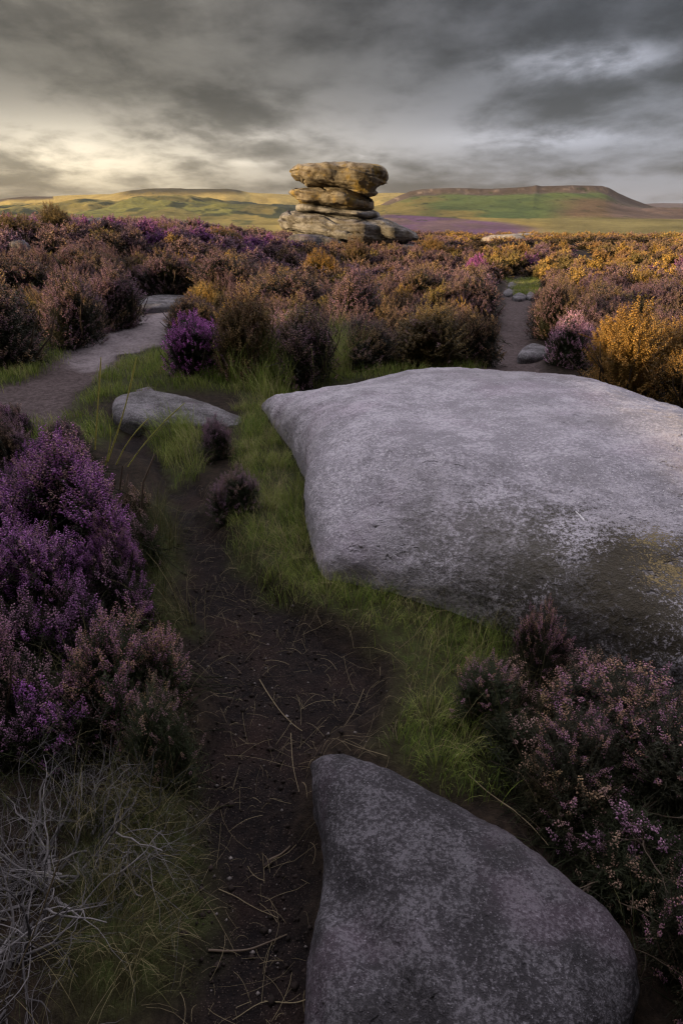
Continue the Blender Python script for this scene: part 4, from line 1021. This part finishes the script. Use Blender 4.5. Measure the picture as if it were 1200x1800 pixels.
def crumbs():
    g = np.random.default_rng(18); n = 2600
    x = g.uniform(-0.9, 0.6, n * 5); y = g.uniform(0.5, 4.2, n * 5)
    k = (sdist(x, y, PEAT) + 0.03 > 0) & (sdist(x, y, fr_out) < 0) & (sdist(x, y, slab_out) < 0) & (g.random(n * 5) < np.clip(0.5 + 1.5 * fbm(x * 3, y * 3, 0, 3, 44), 0.05, 1)); x, y = x[k][:n], y[k][:n]; n = len(x)
    oc = np.array([(1, 0, 0), (0, 1, 0), (-1, 0, 0), (0, -1, 0), (0, 0, 0.8), (0, 0, -0.8)]); of = np.array([(0, 1, 4), (1, 2, 4), (2, 3, 4), (3, 0, 4), (1, 0, 5), (2, 1, 5), (3, 2, 5), (0, 3, 5)])
    sz = 0.0012 + g.exponential(0.0022, n).clip(0, 0.011)
    p = oc[None] * (sz[:, None, None] * g.uniform(0.6, 1.4, (n, 6, 1)))
    v = p + np.stack([x, y, H(x, y) + sz * 0.3 + 0.006], -1)[:, None]
    f = (of[None] + 6 * np.arange(n)[:, None, None]).reshape(-1, 3)
    c = np.where((g.random(n) < 0.10)[:, None], np.array([0.13, 0.115, 0.11]), np.array([0.022, 0.016, 0.014])) * g.uniform(0.6, 1.5, (n, 1))
    tag(link('peat_crumbs', mk_mesh('peat_crumbs', v.reshape(-1, 3), tris=f, col=np.repeat(c, 6, 0)), MAT['grit']), 'crumbs of peat and grit lying on the dark path', 'grit', kind='stuff')
MAT['grit'] = colattr_mat('peat_grit', 0.0, 0.9)
crumbs()

def curve_pts(pts, n=14):
    p = np.array(pts, float); k = np.linspace(0, len(p) - 1, n)
    out = np.stack([np.interp(k, np.arange(len(p)), p[:, i]) for i in range(p.shape[1])], -1)
    for _ in range(3): out[1:-1] = (out[:-2] + out[1:-1] * 2 + out[2:]) / 4
    return out
def lying(name, pix, r, mat, label, cat, group=None, lift=0.012):
    w = curve_pts([ground_at(*p) for p in pix]); z = H(w[:, 0], w[:, 1]) + lift
    rad = r * np.linspace(1.0, 0.55, len(w)); pts = np.column_stack([w, z])
    v_, q_, a_ = tubes([(pts, rad)], 6); org = pts[0].copy()
    o = link(name, mk_mesh(name, v_ - org, quads=q_, var=a_), mat); o.location = org
    tag(o, label, cat, group)
lying('twig', [(362, 1642), (400, 1640), (450, 1632), (502, 1606)], 0.0036, MAT['stem'], 'dark crooked twig lying across the near peat path', 'twig')
lying('twig', [(470, 1480), (490, 1468), (508, 1450)], 0.004, MAT['stem'], 'short dark twig on the peat beside the boulder tip', 'twig')
lying('straw', [(455, 1180), (480, 1215), (505, 1245), (530, 1262)], 0.0016, MAT['straw'], 'long pale straw lying slanted across the middle of the peat', 'straw')
lying('straw', [(510, 1265), (513, 1320), (525, 1370)], 0.0012, MAT['straw'], 'thin straw lying upright above the tip of the boulder', 'straw')
lying('straw', [(380, 1535), (410, 1545), (440, 1560), (485, 1578)], 0.0013, MAT['straw'], 'pale straw lying sideways right of the dead twigs', 'straw')
lying('straw', [(640, 1195), (625, 1230), (605, 1270)], 0.0014, MAT['straw'], 'straw lying across the reddish peat beside the green verge', 'straw')
lying('straw', [(540, 1725), (505, 1730), (460, 1725), (405, 1762)], 0.0013, MAT['straw'], 'bent straw at the bottom of the path touching the boulder', 'straw')
lying('straw', [(820, 1380), (870, 1415), (920, 1455), (960, 1500)], 0.0015, MAT['straw'], 'long straw lying along the upper edge of the boulder', 'straw', lift=0.03)
lying('straw', [(680, 1335), (640, 1322), (600, 1308)], 0.0012, MAT['straw'], 'straw lying flat just above the boulder tip', 'straw', lift=0.02)

def stalk(base_px, top_px, lift, label, r=0.0016, mat='stalk', bow=0.0, name='grass_stalk'):
    b = ground_at(*base_px); z0 = float(H(np.array([b[0]]), np.array([b[1]]))[0])
    tp = at_plane(top_px[0], top_px[1], b[1] + lift)
    t = np.linspace(0, 1, 12)[:, None]; p0 = np.array([b[0], b[1], z0])
    pts = p0 + (tp - p0) * t; pts[:, 0] += bow * np.sin(t[:, 0] * math.pi) ; pts[:, 2] += abs(bow) * 0.5 * np.sin(t[:, 0] * math.pi)
    rad = r * (1.1 - 0.6 * t[:, 0]); rad[-4:-1] *= 1.7
    v_, q_, a_ = tubes([(pts - p0, rad)], 5)
    o = link(name, mk_mesh(name, v_, quads=q_, var=a_), MAT[mat]); o.location = p0
    tag(o, label, 'grass stalk', 'long stray grass stalks')
stalk((168, 795), (178, 628), 0.02, 'leftmost tall grass stalk standing almost upright before the turf', 0.0055)
stalk((186, 822), (193, 745), 0.02, 'shortest grass stalk between the two tallest ones', 0.0040, bow=0.02)
stalk((190, 815), (240, 628), 0.05, 'tallest green grass stalk rising past the low rock', 0.0055, bow=0.02)
stalk((205, 820), (262, 735), 0.06, 'grass stalk bowing over the top of the low rock', 0.0040, bow=-0.02)
stalk((225, 825), (325, 708), 0.1, 'grass stalk leaning furthest to the right across the low rock', 0.0040, bow=-0.02)
stalk((215, 830), (300, 735), 0.1, 'thin pale grass stalk slanting across the low rock', 0.0016, 'straw')
stalk((-5, 1790), (108, 1502), 0.05, 'long pale straw leaning through the dead twigs', 0.0016, 'straw', bow=0.01)
stalk((1105, 1370), (975, 1262), 0.1, 'long pale grass stalk arching over the right heather', 0.0013, 'straw', bow=0.04)
stalk((1120, 1180), (985, 1140), 0.05, 'pale bent grass stalk in front of the shaded slab face', 0.0018, 'straw', bow=0.05)
stalk((700, 1150), (760, 1075), 0.1, 'pale grass stalk crossing the green verge below the slab', 0.0013, 'straw', bow=0.03)

# ------------------------------------------------------------------ dead twigs
def dead_bush(pix, rad, hgt, n, label, seed, mat='dead', r0=0.0042):
    g = np.random.default_rng(seed); b = ground_at(*pix); z0 = float(H(np.array([b[0]]), np.array([b[1]]))[0])
    main, fine = [], []
    def grow(p, d, ln, r, lev):
        k = 9; pts = [p]; dd = d.copy()
        for _ in range(k):
            dd = dd + g.normal(0, 0.21, 3); dd[2] -= 0.03; dd /= np.linalg.norm(dd)
            q_ = pts[-1] + dd * ln / k
            if q_[2] < 0.012: q_[2] = 0.012; dd[2] = abs(dd[2]) * 0.5
            pts.append(q_)
        pts = np.array(pts); rr = r * np.linspace(1, 0.25, k + 1) * g.uniform(0.85, 1.2, k + 1)
        (main if lev < 1 else fine).append((pts, rr))
        if lev < 3:
            for _ in range(g.integers(3, 5) if lev < 2 else g.integers(1, 3)):
                i = g.integers(2, k); d2 = dd + g.normal(0, 0.75, 3); d2 /= np.linalg.norm(d2)
                grow(pts[i], d2, ln * g.uniform(0.4, 0.75), rr[i] * 0.62, lev + 1)
    for _ in range(n):
        a = g.random() * 6.283; s = g.uniform(0.0, 0.75) * rad
        p = np.array([math.cos(a) * s, math.sin(a) * s, 0.0]); az = a + g.normal(0, 0.9)
        d = np.array([math.cos(az) * 0.9, math.sin(az) * 0.9, g.uniform(0.25, 1.1)]); d /= np.linalg.norm(d)
        grow(p, d, hgt * g.uniform(0.8, 1.5), r0 * g.uniform(0.5, 1.1), 0)
    o = thing('dead_heather_bush', (b[0], b[1], z0), 0, label, 'dead heather')
    v_, q_, a_ = tubes(main, 6); link('branches', mk_mesh('branches', v_, quads=q_, var=a_), MAT[mat], o)
    v_, q_, a_ = tubes(fine, 4); link('twigs', mk_mesh('twigs', v_, quads=q_, var=a_), MAT[mat], o)
dead_bush((80, 1560), 0.22, 0.24, 46, 'tangle of dead grey twigs at the lower left edge', 4)
dead_bush((170, 1500), 0.16, 0.20, 20, 'dead grey twigs poking through the wiry grass beside the path', 11)
dead_bush((-10, 1740), 0.20, 0.24, 24, 'bleached dead twigs in the bottom left corner', 6)
dead_bush((1120, 1510), 0.18, 0.24, 14, 'bare dark stems sprawling beside the dark boulder', 9, 'stem', 0.005)

# ------------------------------------------------------------------ air
hz = bpy.data.meshes.new('haze'); xa, xb, ya, yb, za, zb_ = -5400.0, 5400.0, -5400.0, 5400.0, -40.0, 150.0
hz.from_pydata([(x, y, z) for x in (xa, xb) for y in (ya, yb) for z in (za, zb_)], [], [(0, 1, 3, 2), (4, 6, 7, 5), (0, 4, 5, 1), (2, 3, 7, 6), (0, 2, 6, 4), (1, 5, 7, 3)])
hm_ = bpy.data.materials.new('haze_air'); hm_.use_nodes = True; ht = NT(hm_.node_tree)
pv = ht.n('ShaderNodeVolumePrincipled'); pv.inputs['Color'].default_value = (0.95, 0.93, 0.90, 1); pv.inputs['Density'].default_value = 0.00003; pv.inputs['Anisotropy'].default_value = 0.2
ht.t.links.new(pv.outputs[0], ht.n('ShaderNodeOutputMaterial').inputs['Volume'])
tag(link('haze', hz, hm_), 'thin evening haze over the valley and hills', 'haze', kind='stuff')

# ------------------------------------------------------------------ light
SUN_AZ, SUN_EL = R(-116), R(9.0)                # clockwise from +Y
to_sun = Vector((math.sin(SUN_AZ) * math.cos(SUN_EL), math.cos(SUN_AZ) * math.cos(SUN_EL), math.sin(SUN_EL)))
sd = bpy.data.lights.new('sun', 'SUN'); sd.energy = 5.0; sd.angle = R(0.5); sd.color = (1.0, 0.73, 0.38)
so = bpy.data.objects.new('sun', sd); COL.objects.link(so); so.rotation_euler = to_sun.to_track_quat('Z', 'Y').to_euler(); so.location = to_sun * 60

w = bpy.data.worlds.new('World'); sc.world = w; w.use_nodes = True
t = NT(w.node_tree)
gd = t.n('ShaderNodeTexCoord').outputs['Generated']
sx = t.n('ShaderNodeSeparateXYZ'); t.t.links.new(gd, sx.inputs[0]); X_, Y_, Z_ = sx.outputs
az = t.m('ARCTAN2', X_, Y_); ele = t.m('ARCSINE', Z_)
den = t.m('ADD', t.m('MAXIMUM', Z_, 0.0), 0.20)
cv = t.n('ShaderNodeCombineXYZ', i_0=t.m('DIVIDE', X_, den), i_1=t.m('DIVIDE', Y_, den), i_2=0.0).outputs[0]
def cloud_noise(loc, scl, scale, det, rough, dist):
    mp = t.n('ShaderNodeMapping'); t.t.links.new(cv, mp.inputs[0]); mp.inputs['Location'].default_value = loc; mp.inputs['Scale'].default_value = scl
    return t.noise(mp.outputs[0], scale, det, rough, dist)
n1 = cloud_noise((3.1, 1.7, 0.4), (1.0, 0.85, 1), 1.2, 10, 0.53, 0.15)
n2 = cloud_noise((-4.0, 2.0, 2.0), (1.15, 0.95, 1), 3.4, 8, 0.57, 0.2)
cn = t.m('ADD', t.m('MULTIPLY', n1, 0.70), t.m('MULTIPLY', n2, 0.30))
def gauss(a0, wa, e0, we):
    p = t.m('POWER', t.m('DIVIDE', t.m('SUBTRACT', az, a0), wa), 2.0); q_ = t.m('POWER', t.m('DIVIDE', t.m('SUBTRACT', ele, e0), we), 2.0)
    return t.m('EXPONENT', t.m('MULTIPLY', t.m('ADD', p, q_), -1.0))
# how much light comes through the cloud: thicker above, thin over the left horizon
lum = t.m('ADD', 0.054, t.m('MULTIPLY', t.step(ele, 0.21, 0.05), 0.056))
lum = t.m('ADD', lum, t.m('MULTIPLY', gauss(-0.36, 0.30, 0.070, 0.055), 0.11))
lum = t.m('ADD', lum, t.m('MULTIPLY', gauss(-0.36, 0.20, 0.23, 0.035), 0.08))
lum = t.m('ADD', lum, t.m('MULTIPLY', gauss(0.00, 0.30, 0.09, 0.035), 0.04))
contrast = t.m('ADD', 0.50, t.m('MULTIPLY', t.step(cn, 0.385, 0.615), 1.25))
lum = t.m('MULTIPLY', lum, contrast)
brk = t.m('MULTIPLY', gauss(-0.37, 0.19, 0.068, 0.032), 0.17)
for a0, wa, e0, we, am in ((0.315, 0.085, 0.174, 0.016, 0.24), (0.27, 0.13, 0.094, 0.012, 0.12), (-0.15, 0.09, 0.100, 0.010, 0.12), (-0.14, 0.03, 0.066, 0.004, 0.10), (0.03, 0.035, 0.072, 0.008, 0.10)):
    brk = t.m('ADD', brk, t.m('MULTIPLY', gauss(a0, wa, e0, we), am))
lum = t.m('ADD', lum, t.m('MULTIPLY', brk, t.m('ADD', 0.30, t.m('MULTIPLY', t.step(t.m('ADD', t.m('MULTIPLY', n1, 0.35), t.m('MULTIPLY', n2, 0.65)), 0.40, 0.58), 0.95))))
tint = t.mix(t.step(az, 0.35, -0.35), (0.94, 0.97, 1.13), (1.10, 1.0, 0.84))
tint = t.mix(t.m('MULTIPLY', gauss(-0.5, 0.55, 0.0, 0.085), 1.0), tint, (1.18, 0.97, 0.64))
cloud = t.mix(1.0, tint, t.n('ShaderNodeCombineXYZ', i_0=lum, i_1=lum, i_2=lum).outputs[0], 'MULTIPLY')
# brighter cloud gap added overhead and ahead, out of view, to light the slab
gap = t.m('MULTIPLY', t.step(ele, 0.30, 0.62), t.step(Y_, -0.45, 0.35))
gap = t.m('MULTIPLY', gap, t.m('ADD', 0.6, t.m('MULTIPLY', cn, 0.8)))
cloud = t.mix(gap, cloud, (1.38, 1.31, 1.43))
sky = t.n('ShaderNodeTexSky', sky_type='NISHITA'); sky.sun_disc = False; sky.sun_elevation = SUN_EL; sky.sun_rotation = SUN_AZ
b1 = t.n('ShaderNodeBackground'); t.t.links.new(sky.outputs[0], b1.inputs[0]); b1.inputs[1].default_value = 0.10
b2 = t.n('ShaderNodeBackground'); t.put(b2.inputs[0], cloud); b2.inputs[1].default_value = 1.0
mx = t.n('ShaderNodeMixShader'); mx.inputs[0].default_value = 0.96
t.t.links.new(b1.outputs[0], mx.inputs[1]); t.t.links.new(b2.outputs[0], mx.inputs[2])
t.t.links.new(mx.outputs[0], t.n('ShaderNodeOutputWorld').inputs['Surface'])

sc.view_settings.view_transform = 'Standard'; sc.view_settings.look = 'None'; sc.view_settings.exposure = 0.80; sc.view_settings.gamma = 1.0
sc.view_settings.use_curve_mapping = False
sc.cycles.max_bounces = 6; sc.cycles.diffuse_bounces = 3; sc.cycles.transmission_bounces = 3; sc.cycles.use_denoising = True; sc.cycles.denoiser = 'OPENIMAGEDENOISE'; sc.cycles.denoising_prefilter = 'ACCURATE'; sc.cycles.filter_width = 1.3; sc.cycles.sample_clamp_indirect = 4.0
